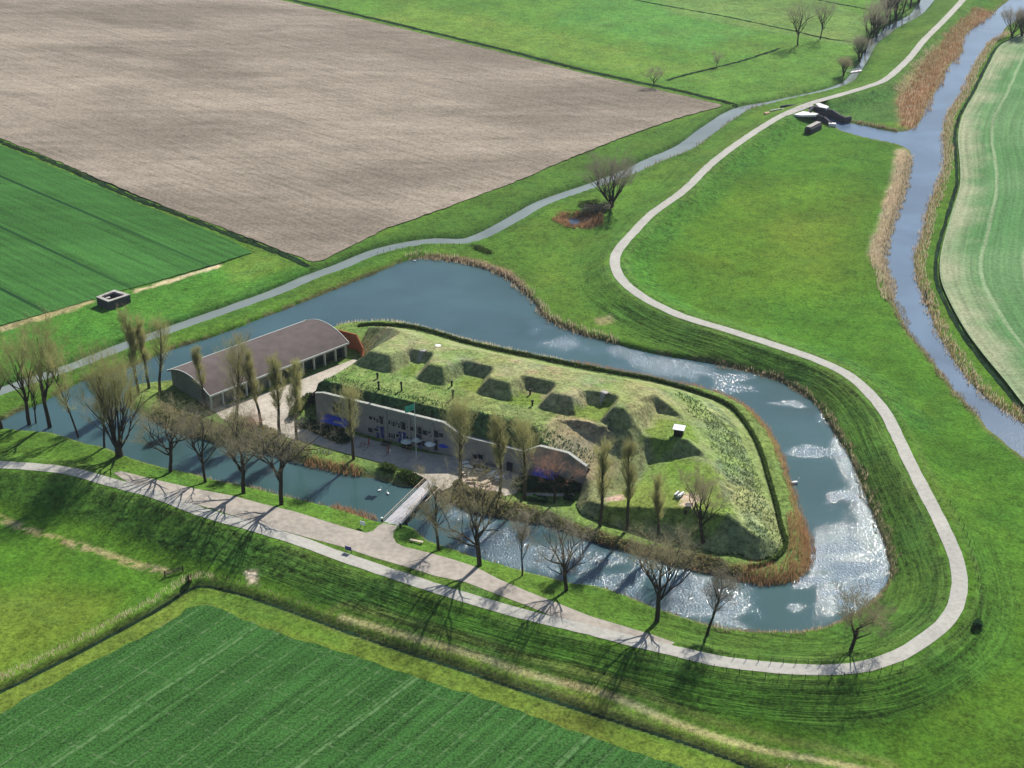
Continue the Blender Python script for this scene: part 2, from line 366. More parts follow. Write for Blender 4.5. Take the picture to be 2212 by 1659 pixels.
RIVER = smooth(PP([(2340,-120),(2240,-45),(2160,15),(2143,30),(2083,77),(2076,114),(2056,134),(2046,147),(2029,181),(2009,214),(1989,254),(1978,272),(1959,282),(1935,285),(1892,277),(1845,267),(1815,262),(1775,240),(1762,236),(1755,240),(1775,252),(1800,272),(1812,281),(1859,295),(1909,306),(1942,313),(1962,325),(1964,342),(1956,375),(1952,408),(1936,449),(1919,502),(1905,553),(1912,589),(1925,642),(1942,683),(1969,729),(2009,776),(2043,823),(2069,857),(2110,897),(2130,927),(2177,964),(2212,994),(2280,1050),(2400,1150),(2520,1150),(2340,1000),(2212,913),(2177,890),(2136,863),(2093,820),(2059,770),(2026,716),(2006,662),(1996,639),(1982,599),(1979,554),(1996,502),(2006,452),(2023,408),(2039,362),(2041,335),(2039,295),(2049,248),(2070,214),(2090,181),(2100,151),(2120,120),(2136,94),(2163,80),(2173,60),(2212,35),(2300,-25),(2420,-100)]), 2.5, True)
CANAL = smooth([(*P(u, v, 0), wd) for u, v, wd in [(-500,1000,4.4),(-200,915,4.4),(-60,868,4.4),(60,826,4.4),(127,803,4.4),(167,789,4.4),(214,770,4.6),(274,746,4.6),(368,713,4.6),(502,666,4.6),(603,629,4.6),(670,600,4.6),(738,575,4.6),(805,547,4.6),(872,530,4.6),(939,521,4.5),(1006,521,4.5),(1057,502,4.6),(1107,475,4.6),(1174,438,4.6),(1274,403,4.6),(1358,372,5.2),(1408,348,5.6),(1477,319,6.4),(1524,285,6.6),(1574,251,6.4),(1607,234,5),(1657,223,3),(1700,213,2.4),(1775,197,2.4),(1808,187,2.6),(1835,174,3.4),(1848,157,3.4),(1865,134,3),(1885,94,4),(1909,74,4.5),(1925,60,5),(1976,33,5),(1996,10,6),(2040,-40,6),(2120,-120,6)]], 2.5)
d_A = PP([(-400,140),(0,306),(134,360),(301,432),(502,509),(629,558),(674,580)], .9)
d_B = PP([(0,-160),(630,0),(738,24),(906,64),(1073,104),(1241,147),(1408,184),(1477,198),(1601,229)], .9)
d_C = PP([(1200,-45),(1375,0),(1477,20),(1574,37),(1691,62),(1790,84),(1838,90)], .9)
d_D = PP([(1441,174),(1473,164),(1607,130),(1684,105)], .9)
d_E = PP([(1600,-40),(1768,0),(1875,20)], .9)
d_F = smooth(PP([(-200,1560),(0,1489),(100,1440),(201,1388),(335,1315),(402,1272),(430,1262),(452,1263),(536,1284),(670,1331),(738,1356),(872,1402),(1006,1445),(1073,1468),(1174,1502),(1308,1546),(1477,1599),(1574,1634),(1640,1660),(1760,1705)], -1.6), 2.0)
l_G = smooth(PP([(-100,1085),(0,1120),(100,1157),(201,1187),(301,1221),(362,1232)], -1.4), 2.0)
l_H = smooth(PP([(738,1335),(939,1395),(1040,1425),(1140,1458),(1308,1502),(1477,1568),(1641,1619),(1775,1643),(1900,1670)], -1.4), 2.0)
TRACK_uv = [(245,1022),(261,1018),(335,1036),(418,1055),(502,1071),(569,1089),(636,1105),(738,1137),(789,1151),(806,1147),(815,1138),(826,1130),(860,1137),(850,1148),(849,1160),(856,1173),(872,1181),(926,1194),(973,1207),(1026,1224),(1077,1251),(1140,1278),(1207,1304),(1274,1331),(1341,1351),(1408,1371),(1477,1395),(1540,1416),(1500,1420),(1440,1403),(1375,1388),(1274,1361),(1234,1346),(1200,1334),(1140,1309),(1073,1284),(1006,1258),(939,1244),(889,1228),(806,1204),(738,1181),(670,1163),(552,1130),(469,1103),(400,1082),(335,1064),(290,1050)]
TRACK = np.array(PP(TRACK_uv, 2.0))

# fort frame: origin at the left foot of the facade, s along it, t behind it
FA = np.array((-42.0, 268.0)); FB = np.array((14.6, 240.0)); FL = np.linalg.norm(FB - FA)
FE = (FB - FA) / FL; FN = np.array((-FE[1], FE[0]))
F_ROT = math.atan2(FE[1], FE[0])
def FW(s, t, z=0.0): q = FA + FE * s + FN * t; return (q[0], q[1], z)
def to_st(x, y): return ((x - FA[0]) * FE[0] + (y - FA[1]) * FE[1], (x - FA[0]) * FN[0] + (y - FA[1]) * FN[1])
def on_facade(u, v, t0=0.0):
    """photo point -> (s, z) on the facade plane"""
    x = u - PW / 2; d = v - PH / 2
    D = np.array((x, FPX * math.cos(PITCH) - d * math.sin(PITCH))); dz = -FPX * math.sin(PITCH) - d * math.cos(PITCH)
    k = ((FA + FN * t0) @ FN) / (D @ FN); q = D * k
    return to_st(q[0], q[1])[0], CAM_H + dz * k

# ---------------------------------------------------------------- terrain
def axis(core0, core1, step, lo, hi, g=1.035, far=9000):
    a = list(np.arange(core0, core1 + 1e-6, step)); s = step
    x = a[-1]
    while x < hi: s = min(s * g, 2.2); x += s; a.append(x)
    while x < far: s *= 1.6; x += s; a.append(x)
    s = step; x = a[0]; pre = []
    while x > lo: s = min(s * g, 2.2); x -= s; pre.append(x)
    while x > -far: s *= 1.6; x -= s; pre.append(x)
    return np.array(pre[::-1] + a)
gx = axis(-112, 112, .62, -300, 300); gy = axis(148, 335, .62, 120, 760)
NX, NY = len(gx), len(gy)
GX, GY = np.meshgrid(gx, gy); X = GX.ravel(); Y = GY.ravel()
wob = (fbm(X, Y, 5.0, 2) - .5) * 1.6 + (fbm(X + 90, Y, 1.4, 2) - .5) * .9
D_road, V_al = pdist(X, Y, ROAD, rng=34, want=rs)
crest = np.interp(V_al, rs, ROAD[:, 2])
side_poly = np.vstack([ROAD[:, :2], [(900, 2500), (-2500, 2500), (-2500, 240)]])
IN = inside(X, Y, side_poly)                            # fort side of the dike
s_track = sdf(X, Y, TRACK, 15)
s_moat = sdf(X, Y, MOAT, 25); s_isle = sdf(X, Y, ISLE, 25); s_riv = sdf(X, Y, RIVER, 20)
D_can, W_can = pdist(X, Y, CANAL, rng=22, want=CANAL[:, 2]); D_can = D_can - W_can / 2
D_F = pdist(X, Y, d_F, rng=14)
D_G = pdist(X, Y, l_G, rng=10); D_H = pdist(X, Y, l_H, rng=10)
outz = -1.5 + 2.0 * ss(0, 1, (X - 40) / 70 + (Y - 170) / 130)
base = np.where(IN, .9, outz)
base = base + (fbm(X, Y, 30, 2) - .5) * .35
DR = np.minimum(D_road, np.where(s_track < 14, np.maximum(s_track, 0) + 2.3, 1e3))
crest = np.where(s_track < D_road - 2.3, 2.0, crest)
pk = crest - np.maximum(DR - 2.6, 0) / 2.45
k = .5
z = np.log(np.exp(np.clip(pk / k, -40, 40)) + np.exp(base / k)) * k
z = np.where(DR < 3.0, crest, np.minimum(z, crest + .05))
z = np.where(D_road > 33, base, z)
def bank(z, d, lo=.05, sl=.62): return np.minimum(z, np.maximum(lo + (d + .3) * sl, -1.3))
z = bank(z, s_moat + wob * .45)
z_isle = np.clip(.05 + (-s_isle + wob * .4) * .55, -1.3, 1.2)
z = np.where(s_moat < 0, np.where(s_isle < 4, z_isle, -1.3), z)
z = bank(z, s_riv + wob * .4)
z = bank(z, D_can + wob * .18, -.05, .8)
z = np.where(D_F < 4, np.minimum(z, -1.5 - .7 + np.maximum(D_F - .5, 0) * 1.1), z)
micro = (fbm(X, Y, 1.7, 2) - .5) * .16
z = z + np.where((DR > 3.2) & (z > .25) & (s_isle > 0) | (z < -1.6), micro, 0)
z = np.where(DR < 3.0, np.minimum(z, crest), z)
# --- zone tints (albedo)
T = np.zeros((len(X), 3)); rough = np.zeros(len(X)); stripe = np.zeros(len(X))
def put(mask, col, a=1.0):
    m = (mask * a)[:, None]; T[:] = T * (1 - m) + np.array(col) * m
def soft(d, s=1.5): return 1 - ss(-s, s, d + wob * 1.1)
def zone(uv, z0, col, a=1.0, s=2.0, rng=30):
    d = sdf(X, Y, np.array(PP(uv, z0)), rng); m = soft(d, s); put(m, col, a); return m
MEAD = (.060, .137, .013); OLIVE = (.105, .165, .018); DARK = (.030, .095, .014); TAN = (.36, .30, .16)
put(np.ones(len(X)), MEAD)
put(IN.astype(float), (.070, .148, .019))
zone([(560,-200),(630,-5),(1600,226),(1700,216),(1830,180),(1900,90),(2100,-200)], .9, (.085, .185, .028), 1, 1.5)
zone([(1200,50),(1500,110),(1640,70),(1560,-20),(1300,-40)], .9, (.078, .205, .038), .8, 8)
zone([(800,40),(1400,170),(1500,150),(1200,70),(900,10)], .9, (.125, .21, .035), .8, 6)
zone([(1450,30),(1840,100),(1900,60),(1750,-30),(1400,-30)], .9, (.125, .205, .052), .7, 3)
zone([(1700,250),(1900,300),(1955,330),(1890,560),(1960,720),(2060,860),(2212,1000),(2300,1300),(2090,1240),(2030,1090),(1900,870),(1760,765),(1480,675),(1345,600),(1345,545),(1430,455)], .8, (.056, .142, .014), 1, 2)
zone([(1560,400),(1850,380),(1890,480),(1850,650),(1640,640),(1480,600),(1480,520)], .8, (.088, .160, .014), .6, 12, 45)
zone([(1700,470),(1820,480),(1800,600),(1690,590)], .8, (.12, .15, .018), .35, 9, 40)
zone([(1780,232),(1870,200),(1960,150),(2060,60),(2080,110),(2040,150),(1990,235),(1960,262),(1850,255)], 1.5, (.06, .13, .03), .8, 3)
m_rd = zone([(1935,195),(1975,150),(2045,80),(2110,20),(2143,28),(2083,77),(2076,114),(2046,147),(2029,181),(2009,214),(1989,254),(1975,278),(1945,272)], .5, (.26, .165, .085), 1, 2.5)
m_rd2 = zone([(1962,322),(1964,345),(1955,380),(1940,450),(1922,505),(1908,553),(1915,590),(1890,570),(1876,552),(1892,500),(1912,440),(1928,380),(1938,322)], .5, (.38, .31, .19), 1, 1.5)
zone([(678,575),(760,545),(872,490),(1060,415),(1300,315),(1560,235),(1600,240),(1480,312),(1360,366),(1180,432),(1060,497),(1000,517),(940,517),(860,528),(740,570)], .9, (.058, .125, .018), 1, 1.2)
zone([(0,700),(268,628),(475,570),(545,545),(600,548),(672,582),(600,625),(370,708),(210,765),(0,835)], .9, (.060, .17, .022), 1, 2)
zone([(478,572),(545,545),(600,552),(640,575),(560,600),(500,610)], .9, (.12, .19, .03), .7, 3)
zone([(-20,712),(120,668),(205,645),(208,655),(120,682),(0,718)], .9, (.36, .29, .15), .8, .8)
zone([(285,628),(330,616),(470,570),(478,574),(400,600),(290,636)], .9, (.52, .42, .25), .9, .5)
zone([(-80,1125),(0,1128),(100,1163),(300,1226),(400,1262),(200,1380),(0,1480),(-80,1500)], -1.5, (.060, .145, .014), 1, 2)
zone([(-80,1290),(100,1265),(250,1290),(240,1345),(0,1470),(-80,1480)], -1.5, (.125, .175, .022), .8, 6)
zone([(-80,1500),(0,1497),(200,1396),(400,1282),(452,1272),(560,1300),(738,1366),(1006,1455),(1308,1555),(1620,1665),(1700,1800),(-100,1800)], -1.5, (.112, .165, .024), .9, 1.2)
zone([(390,1315),(440,1280),(520,1300),(738,1370),(738,1400),(520,1330),(452,1300)], -1.5, (.075,.17,.02), .6, 2)
zone([(440,1262),(560,1275),(738,1330),(939,1390),(1140,1450),(1308,1495),(1500,1572),(1640,1625),(1600,1640),(1308,1530),(1073,1460),(800,1365),(560,1285)], -1.5, (.115, .19, .022), .8, 1.5)
# path-side wear, dikes
so = (~IN)
sl_out = so & (D_road > 2.4) & (D_road < 11.5) & (Y < 262) & (z < crest - .1)
f_out = soft(np.abs(D_road - 6.2) - 3.8, 1.2) * so * (Y < 225) * ss(150, 100, X + (Y - 170) * .8 )
put(f_out, (.046, .118, .017), .7); stripe += f_out * 1.0 * ss(-75, -30, X); rough += f_out * ss(-30, -75, X) * .8
f_l = soft(np.abs(D_road - 5.6) - 3.8, 1.0) * so * (Y < 275) * (X < -20); put(f_l, (.048, .115, .020), .6); rough += f_l * .7
f_in = soft(np.abs(DR - 7.2) - 5.4, 1.2) * IN * (s_moat < 16) * ss(18, 34, X) * (Y > 178) * (Y < 345); put(f_in, (.044, .100, .017), .65); stripe += f_in * .9
f_in2 = soft(np.abs(D_road - 7) - 5, 1.5) * IN * (Y >= 318) * (Y < 470); put(f_in2, (.058, .135, .02), .6); stripe += f_in2 * .3
f_ri = soft(np.abs(D_road - 6) - 4.5, 1.5) * so * (Y >= 262); put(f_ri, (.035, .12, .02), .4); rough += f_ri * .5
put(soft(np.abs(D_road - 3.0) - .8, .6) * (Y > 170), (.085, .15, .03), .5)
# shores, lines
put(np.clip(1 - np.abs(s_moat + .2) / 1.5, 0, 1) * (fbm(X, Y, 4, 2) > .42), (.16, .12, .07), .8)
put(((s_isle > -5) & (s_isle < 1) & (s_moat < 0)).astype(float), (.17, .145, .07), .7)
put(np.clip(1 - np.abs(s_riv) / 1.6, 0, 1), (.14, .11, .06), .7)
put(np.clip(1 - (D_can) / 1.4, 0, 1) * (D_can > -3), (.030, .075, .018), .8)
put(np.clip(1 - np.abs(D_can - 2.6) / 1.8, 0, 1), (.042, .105, .016), .55)
put(np.clip(1 - D_G / 1.3, 0, 1) ** .6 * (fbm(X, Y, 1.2, 2) > .4), (.33, .27, .13), .85)
put(np.clip(1 - D_H / .9, 0, 1) ** .6, (.40, .34, .17), .8)
put(np.clip(1 - np.abs(D_H - 2.6) / 1.4, 0, 1), (.17, .18, .05), .5)
put(np.clip(1 - D_F / 1.5, 0, 1), (.035, .032, .02), .95)
isl = ((s_isle < -1.0) & (s_moat < 0)).astype(float)
put(isl, (.125, .20, .045), .85); rough += isl * .5
# pond edge scrub at the north side of the moat, bare spots
zone([(895,553),(940,552),(1040,566),(1110,592),(1150,640),(1190,690),(1260,722),(1200,700),(1130,640),(1080,600),(1000,572),(910,561)], .4, (.22, .155, .09), .9, 1.0)
zone([(1195,475),(1215,464),(1270,462),(1300,470),(1302,484),(1270,494),(1225,490)], .8, (.22, .12, .07), .9, .8)
zone([(538,1242),(556,1244),(560,1262),(572,1268),(555,1270),(540,1262)], -1.3, (.60, .50, .36), .95, .4)
zone([(1288,678),(1318,676),(1322,688),(1295,692)], 2, (.26, .22, .11), .7, 1)
zone([(350,1352),(370,1338),(405,1362),(378,1378)], -1.5, (.30, .26, .12), .8, 1.0)
for q in range(9):
    u = 500 + q * 85 + 20 * math.sin(q * 5); v = 558 - (u - 500) * .32 + (60 if u < 700 else 30)
POND = np.array(PP([(1224,470),(1240,466),(1252,470),(1258,480),(1245,487),(1228,484)], .4))
s_pond = sdf(X, Y, POND, 8); z = np.where(s_pond < 3, np.minimum(z, .3 + s_pond * .3), z)
jit = (fbm(X, Y, 11, 3) - .5)
T *= (1 + jit * .5)[:, None]
T = np.clip(T, .004, .8)
idx = np.arange(NX * NY).reshape(NY, NX)
quads = np.stack([idx[:-1, :-1], idx[:-1, 1:], idx[1:, 1:], idx[1:, :-1]], -1).reshape(-1, 4)
ground = mesh_np("ground", np.stack([X, Y, z], 1), quads, M['ground'], attrs=dict(tint=T, rough=np.clip(rough, 0, 1), stripe=np.clip(stripe, 0, 1), dk=D_road, along=V_al), smooth_shade=True)
tag(ground, kind='structure')
ZG = z.reshape(NY, NX)
def hz(x, y):
    x = np.asarray(x, float); y = np.asarray(y, float)
    i = np.clip(np.searchsorted(gx, x) - 1, 0, NX - 2); j = np.clip(np.searchsorted(gy, y) - 1, 0, NY - 2)
    fx = (x - gx[i]) / (gx[i+1] - gx[i]); fy = (y - gy[j]) / (gy[j+1] - gy[j])
    return (ZG[j, i] * (1-fx) + ZG[j, i+1] * fx) * (1-fy) + (ZG[j+1, i] * (1-fx) + ZG[j+1, i+1] * fx) * fy
def at(u, v, z0=1.0):
    zz = z0
    for _ in range(6):
        x, y = P(u, v, zz); zz = .5 * zz + .5 * float(hz(x, y))
    x, y = P(u, v, zz); return (x, y, float(hz(x, y)))

# ---------------------------------------------------------------- water
def water(name, mask_fn, bx, step, z0, mat, ripple_fn):
    ax = np.arange(bx[0], bx[2], step); ay = np.arange(bx[1], bx[3], step); A, B = np.meshgrid(ax, ay); x = A.ravel(); y = B.ravel()
    m = mask_fn(x, y); n = len(ax); ii = np.arange(len(x)).reshape(len(ay), n)
    q = np.stack([ii[:-1, :-1], ii[:-1, 1:], ii[1:, 1:], ii[1:, :-1]], -1).reshape(-1, 4); q = q[m[q].any(1)]
    u, inv = np.unique(q, return_inverse=True); q = inv.reshape(q.shape)
    x = x[u]; y = y[u]
    o = mesh_np(name, np.stack([x, y, np.full(len(x), z0)], 1), q, mat, attrs=dict(ripple=ripple_fn(x, y)), smooth_shade=True)
    return tag(o, kind='structure')
def rip_moat(x, y):
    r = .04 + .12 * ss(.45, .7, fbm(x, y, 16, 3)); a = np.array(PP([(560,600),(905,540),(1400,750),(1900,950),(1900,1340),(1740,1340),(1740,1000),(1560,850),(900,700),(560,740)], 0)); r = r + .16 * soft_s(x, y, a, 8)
    def blob(u, v, ru, k, asp=1.0, rot=0):
        cx, cy = P(u, v, 0); dx = x - cx; dy = y - cy; c, s_ = math.cos(rot), math.sin(rot); a = (dx * c + dy * s_); b2 = (-dx * s_ + dy * c) * asp
        nn = (fbm(x + u, y * 2 + v * 2.2, 4.0, 4) - .5) * 3.2
        return k * ss(1.15, .25, np.sqrt(a * a + b2 * b2) / ru + nn * .8)
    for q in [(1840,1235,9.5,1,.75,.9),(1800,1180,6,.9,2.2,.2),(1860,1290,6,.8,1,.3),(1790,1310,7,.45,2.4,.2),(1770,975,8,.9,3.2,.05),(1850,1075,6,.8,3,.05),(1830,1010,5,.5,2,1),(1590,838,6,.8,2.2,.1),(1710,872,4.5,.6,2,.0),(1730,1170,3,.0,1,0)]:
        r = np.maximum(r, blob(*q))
    a = np.array(PP([(950,1080),(1300,1180),(1500,1230),(1620,1270),(1600,1370),(1450,1340),(1200,1260),(980,1190)], 0)); r = np.maximum(r, .72 * soft_s(x, y, a, 4) * ss(.15, .6, fbm(x, y, 5, 3)))
    a = np.array(PP([(1150,690),(1350,745),(1640,815),(1560,840),(1400,808),(1150,745)], 0)); r = np.maximum(r, .8 * soft_s(x, y, a, 5) * ss(.2, .65, fbm(x, y, 5, 3)))
    a = np.array(PP([(1800,880),(1880,1080),(1920,1200),(1880,1180),(1830,1040),(1770,900)], 0)); r = np.maximum(r, .5 * soft_s(x, y, a, 2.5))
    a = np.array(PP([(560,680),(905,560),(1150,690),(1140,760),(900,700),(560,730)], 0)); r = np.maximum(r, .26 * soft_s(x, y, a, 8))
    return np.clip(r, 0, 1)
def soft_s(x, y, poly, s): return 1 - ss(-s, s, sdf(x, y, poly, 20) + (fbm(x, y, 4, 3) - .5) * 6)
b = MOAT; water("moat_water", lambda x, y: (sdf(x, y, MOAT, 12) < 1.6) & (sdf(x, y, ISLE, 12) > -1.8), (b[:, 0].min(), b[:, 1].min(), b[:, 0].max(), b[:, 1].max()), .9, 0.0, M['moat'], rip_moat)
b = RIVER; water("river_water", lambda x, y: sdf(x, y, RIVER, 12) < 1.4, (b[:, 0].min(), b[:, 1].min(), b[:, 0].max(), b[:, 1].max()), 1.2, 0.01, M['river'], lambda x, y: .25 + .25 * fbm(x, y, 12, 3))
water("pond_water", lambda x, y: sdf(x, y, POND, 6) < 1.0, (POND[:, 0].min()-2, POND[:, 1].min()-2, POND[:, 0].max()+2, POND[:, 1].max()+2), .5, .12, M['river'], lambda x, y: x * 0 + .1)
def ribbon(name, line, width, mat, zf, kind='structure', jitter=0.0, extra=None):
    L = np.asarray(line, float)[:, :2]; d = np.gradient(L, axis=0); d /= np.linalg.norm(d, axis=1)[:, None] + 1e-9; nrm = np.stack([-d[:, 1], d[:, 0]], 1)
    wv = np.full(len(L), width) if np.isscalar(width) else np.asarray(width); cols = 5; rr = np.random.default_rng(3); V = []
    for j in range(cols):
        f = j / (cols - 1) - .5; e = nrm * (wv * f)[:, None]
        if jitter and j in (0, cols - 1): e = e + nrm * (rr.random(len(L)) - .5)[:, None] * jitter
        p = L + e; V.append(np.stack([p[:, 0], p[:, 1], zf(p[:, 0], p[:, 1])], 1))
    V = np.stack(V, 1).reshape(-1, 3); n = len(L); ii = np.arange(n * cols).reshape(n, cols)
    q = np.stack([ii[:-1, :-1], ii[1:, :-1], ii[1:, 1:], ii[:-1, 1:]], -1).reshape(-1, 4)
    q = q[:, ::-1]
    o = mesh_np(name, V, q, mat, attrs=extra(V) if extra else None); return tag(o, kind=kind)
ribbon("canal_water", CANAL, CANAL[:, 2] + 2.4, M['canal'], lambda x, y: x * 0 + .02, extra=lambda V: dict(ripple=np.full(len(V), .12)))
zroad = np.interp(np.arange(len(ROAD)), np.arange(len(ROAD)), ROAD[:, 2])
def z_on_road(x, y):
    _, v = pdist(np.asarray(x), np.asarray(y), ROAD, rng=6, want=ROAD[:, 2]); return v + .06
ribbon("dike_road", ROAD, 2.75, M['road'], z_on_road, jitter=.18)
mb = MB(); n = len(TRACK); mb.add([(p[0], p[1], 2.045) for p in TRACK], [tuple(range(n))[::-1]]); tag(mb.build("farm_track", M['track']), kind='structure')
for nm, ln, wd in (("field_ditch", d_A, 1.9), ("field_ditch", d_B, 2.6), ("field_ditch", d_C, 1.2), ("field_ditch", d_D, 1.3), ("field_ditch", d_E, 1.2)):
    ribbon(nm, smooth(ln, 2.0), wd, M['ditch'], lambda x, y: hz(x, y) + .10, jitter=.9)
ribbon("roadside_ditch", d_F, .9, M['ditch'], lambda x, y: x * 0 - 2.12)

# ---------------------------------------------------------------- fields
def field(name, uv, z0, mat, holes=None):
    pts = smooth([(*P(u, v, z0),) for u, v in uv], 4.0, True) if False else np.array(PP(uv, z0))
    res = []
    rr = np.random.default_rng(5)
    for i in range(len(pts)):
        a = pts[i]; b2 = pts[(i + 1) % len(pts)]; L = np.linalg.norm(b2 - a); k = max(1, int(min(L, 400) / 2.0)); nn = np.array((-(b2-a)[1], (b2-a)[0])) / L
        for j in range(k):
            res.append(a + (b2 - a) * j / k + nn * (rr.random() - .5) * .7)
    x = np.array(res)[:, 0]; y = np.array(res)[:, 1]; m = MB(); m.add([(p[0], p[1], z0 + .26) for p in res], [tuple(range(len(res)))])
    o = m.build(name, mat)
    o.data.polygons[0].normal
    if o.data.polygons[0].normal.z < 0: o.data.flip_normals()
    return tag(o, kind='structure')
field("ploughed_field", [(-420,110),(0,299),(134,353),(301,425),(502,502),(629,550),(676,567),(700,563),(738,543),(839,493),(973,446),(1107,396),(1241,339),(1375,286),(1477,252),(1555,232),(1560,228),(1408,192),(1241,155),(1073,112),(906,72),(738,32),(600,0),(100,-110)], .9, M['plough'])
field("crop_field", [(-420,150),(0,315),(134,369),(301,441),(400,480),(500,520),(545,547),(475,569),(400,591),(268,629),(120,672),(0,705),(-500,850)], .9, M['crop'])
field("wheat_field", [(-200,1615),(0,1542),(184,1442),(368,1346),(402,1318),(452,1308),(502,1331),(636,1381),(738,1410),(906,1468),(1040,1509),(1174,1559),(1308,1606),(1441,1649),(1620,1710),(1700,1900),(-200,1950)], -1.5, M['crop2'])
# right-hand field drilled along its curved edge
EDGE = smooth(PP([(2245,55),(2200,78),(2160,100),(2136,141),(2110,194),(2080,248),(2069,295),(2073,351),(2073,402),(2053,469),(2032,549),(2031,600),(2049,649),(2086,716),(2126,770),(2170,823),(2212,877),(2300,980),(2420,1100)], .9), 3.0)
d = np.gradient(EDGE, axis=0); d /= np.linalg.norm(d, axis=1)[:, None]; nr = np.stack([-d[:, 1], d[:, 0]], 1)
for _ in range(30): nr[1:-1] = (nr[:-2] + nr[1:-1] + nr[2:]) / 3
offs = np.concatenate([np.arange(0, 40, 2.0), np.arange(40, 240, 12.0)]); V = []; O = []
for o_ in offs:
    p = EDGE + nr * o_; V.append(np.stack([p[:, 0], p[:, 1], np.full(len(p), 1.18)], 1)); O.append(np.full(len(p), o_))
V = np.stack(V, 1).reshape(-1, 3); O = np.stack(O, 1).ravel(); al = np.repeat(np.arange(len(EDGE)) * 3.0, len(offs)); k_ = len(offs); ii = np.arange(len(V)).reshape(-1, k_)
q = np.stack([ii[:-1, :-1], ii[1:, :-1], ii[1:, 1:], ii[:-1, 1:]], -1).reshape(-1, 4)
nbm = NB("drilled_field"); off = nbm.attr("off"); ala = nbm.attr("along"); cv = nbm.n("ShaderNodeCombineXYZ")
nbm.L(nbm.math('MULTIPLY', off, 1.0), cv.inputs[0]); nbm.L(nbm.math('MULTIPLY', ala, .02), cv.inputs[1])
rw = nbm.noise(.9, 3, cv.outputs[0]); nf = nbm.noise(1.4, 4); edge = nbm.mapr(nbm.math('ADD', off, nbm.mapr(nbm.noise(.05, 3), .3, .7, -5, 5)), 1, 10, .75, 0)
c = nbm.mix(nbm.mapr(nbm.noise(.03, 2), .4, .6, 0, 1), (.075, .175, .06), (.11, .21, .085)); c = nbm.mix(edge, c, (.31, .31, .20))
qq = nbm.math('PINGPONG', nbm.math('ADD', off, nbm.mapr(nbm.noise(.03, 2), 0, 1, -1, 1)), 5.5); lm = nbm.mapr(qq, .25, .75, .75, 0); c = nbm.mix(lm, c, (.22, .29, .16))
c = nbm.scalev(c, nbm.math('ADD', nbm.mapr(rw, .35, .65, .84, 1.16), nbm.mapr(nf, .36, .64, -.2, .2))); nbm.bump(nf, 1, .1)
dm = nbm.fin(c, .95, .05)
if True:
    o = mesh_np("drilled_field", V, q[:, ::-1], dm, attrs=dict(off=O, along=al))
    if o.data.polygons[0].normal.z < 0: o.data.flip_normals()
    tag(o, kind='structure')
ribbon("field_edge_ditch", EDGE - nr * 1.0, 1.1, M['ditch'], lambda x, y: hz(x, y) + .08, jitter=.4)
def sheet(name, uv, z0, mat, dz=.05):
    p = PP(uv, z0); m = MB(); m.add([(a, b2, z0 + dz) for a, b2 in p], [tuple(range(len(p)))]); o = m.build(name, mat)
    if o.data.polygons[0].normal.z < 0: o.data.flip_normals()
    return tag(o, kind='structure')
YARD = [(455,880),(520,868),(600,838),(690,804),(768,775),(779,786),(740,812),(700,836),(668,860),(650,880),(637,905),(650,927),(668,926),(690,905),(720,925),(800,950),(900,975),(1000,990),(1090,1013),(1150,1035),(1130,1052),(1115,1066),(1090,1072),(1070,1060),(1040,1040),(1000,1048),(975,1052),(955,1060),(935,1045),(912,1030),(880,1016),(837,1004),(780,988),(725,974),(690,962),(650,953),(600,940),(560,930),(520,920),(480,905)]
sheet("fort_yard", YARD, 1.2, M['yard'])
sheet("garden_path", [(1133,1064),(1240,1067),(1240,1073),(1133,1071)], 1.2, M['yard'])
for uv in ([(1400,585)],): pass

# ---------------------------------------------------------------- the fort
ZW, ZC = 8.6, 6.5                                       # coping of the wings / of the low middle
S1 = on_facade(958, 912)[0]; S2 = on_facade(1001, 945)[0]; S3 = on_facade(1130, 977)[0]; S4 = on_facade(1166, 966)[0]
SE = FL
fort = empty("fort", (FA[0], FA[1], 1.2), 0, "long brick bombproof fort under a grassy earth mound, in the middle of the moat island", "fort")
fort_m = Matrix.Translation(Vector((-FA[0], -FA[1], -1.2)))
def FV(s, t, z): q = FW(s, t); return (q[0] - FA[0], q[1] - FA[1], z - 1.2)
top_prof = [(0, ZW - .5), (2, ZW), (S1, ZW), (S2, ZC), (S3, ZC), (S4, ZW), (SE - 4, ZW), (SE, 6.6)]
mb = MB()
for i in range(len(top_prof) - 1):
    (s0, z0), (s1, z1) = top_prof[i], top_prof[i+1]
    p = [FV(s0, 0, .6), FV(s1, 0, .6), FV(s1, 0, z1), FV(s0, 0, z0), FV(s0, .9, .6), FV(s1, .9, .6), FV(s1, .9, z1), FV(s0, .9, z0)]
    mb.add(p, [(0, 1, 2, 3), (5, 4, 7, 6), (3, 2, 6, 7), (4, 0, 3, 7), (1, 5, 6, 2)])
for s in np.arange(17.5, S1 - 1, 5.6):                  # shallow pilasters
    c = FW(s, -.1); mb.box((c[0] - FA[0], c[1] - FA[1], 3.4), (.55, .22, 6.8), F_ROT)
mb.build("wall", M['brick'], fort)
mb = MB()
for i in range(len(top_prof) - 1):
    (s0, z0), (s1, z1) = top_prof[i], top_prof[i+1]; e = .003 * (i % 2)
    a = [FV(s0, -.12, z0+e), FV(s1, -.12, z1+e), FV(s1, .62, z1+e), FV(s0, .62, z0+e)]; b2 = [(p[0], p[1], p[2] + .2) for p in a]
    mb.add(a + b2, [(3, 2, 1, 0), (4, 5, 6, 7), (0, 1, 5, 4), (1, 2, 6, 5), (2, 3, 7, 6), (3, 0, 4, 7)])
mb.build("coping", M['coping'], fort)
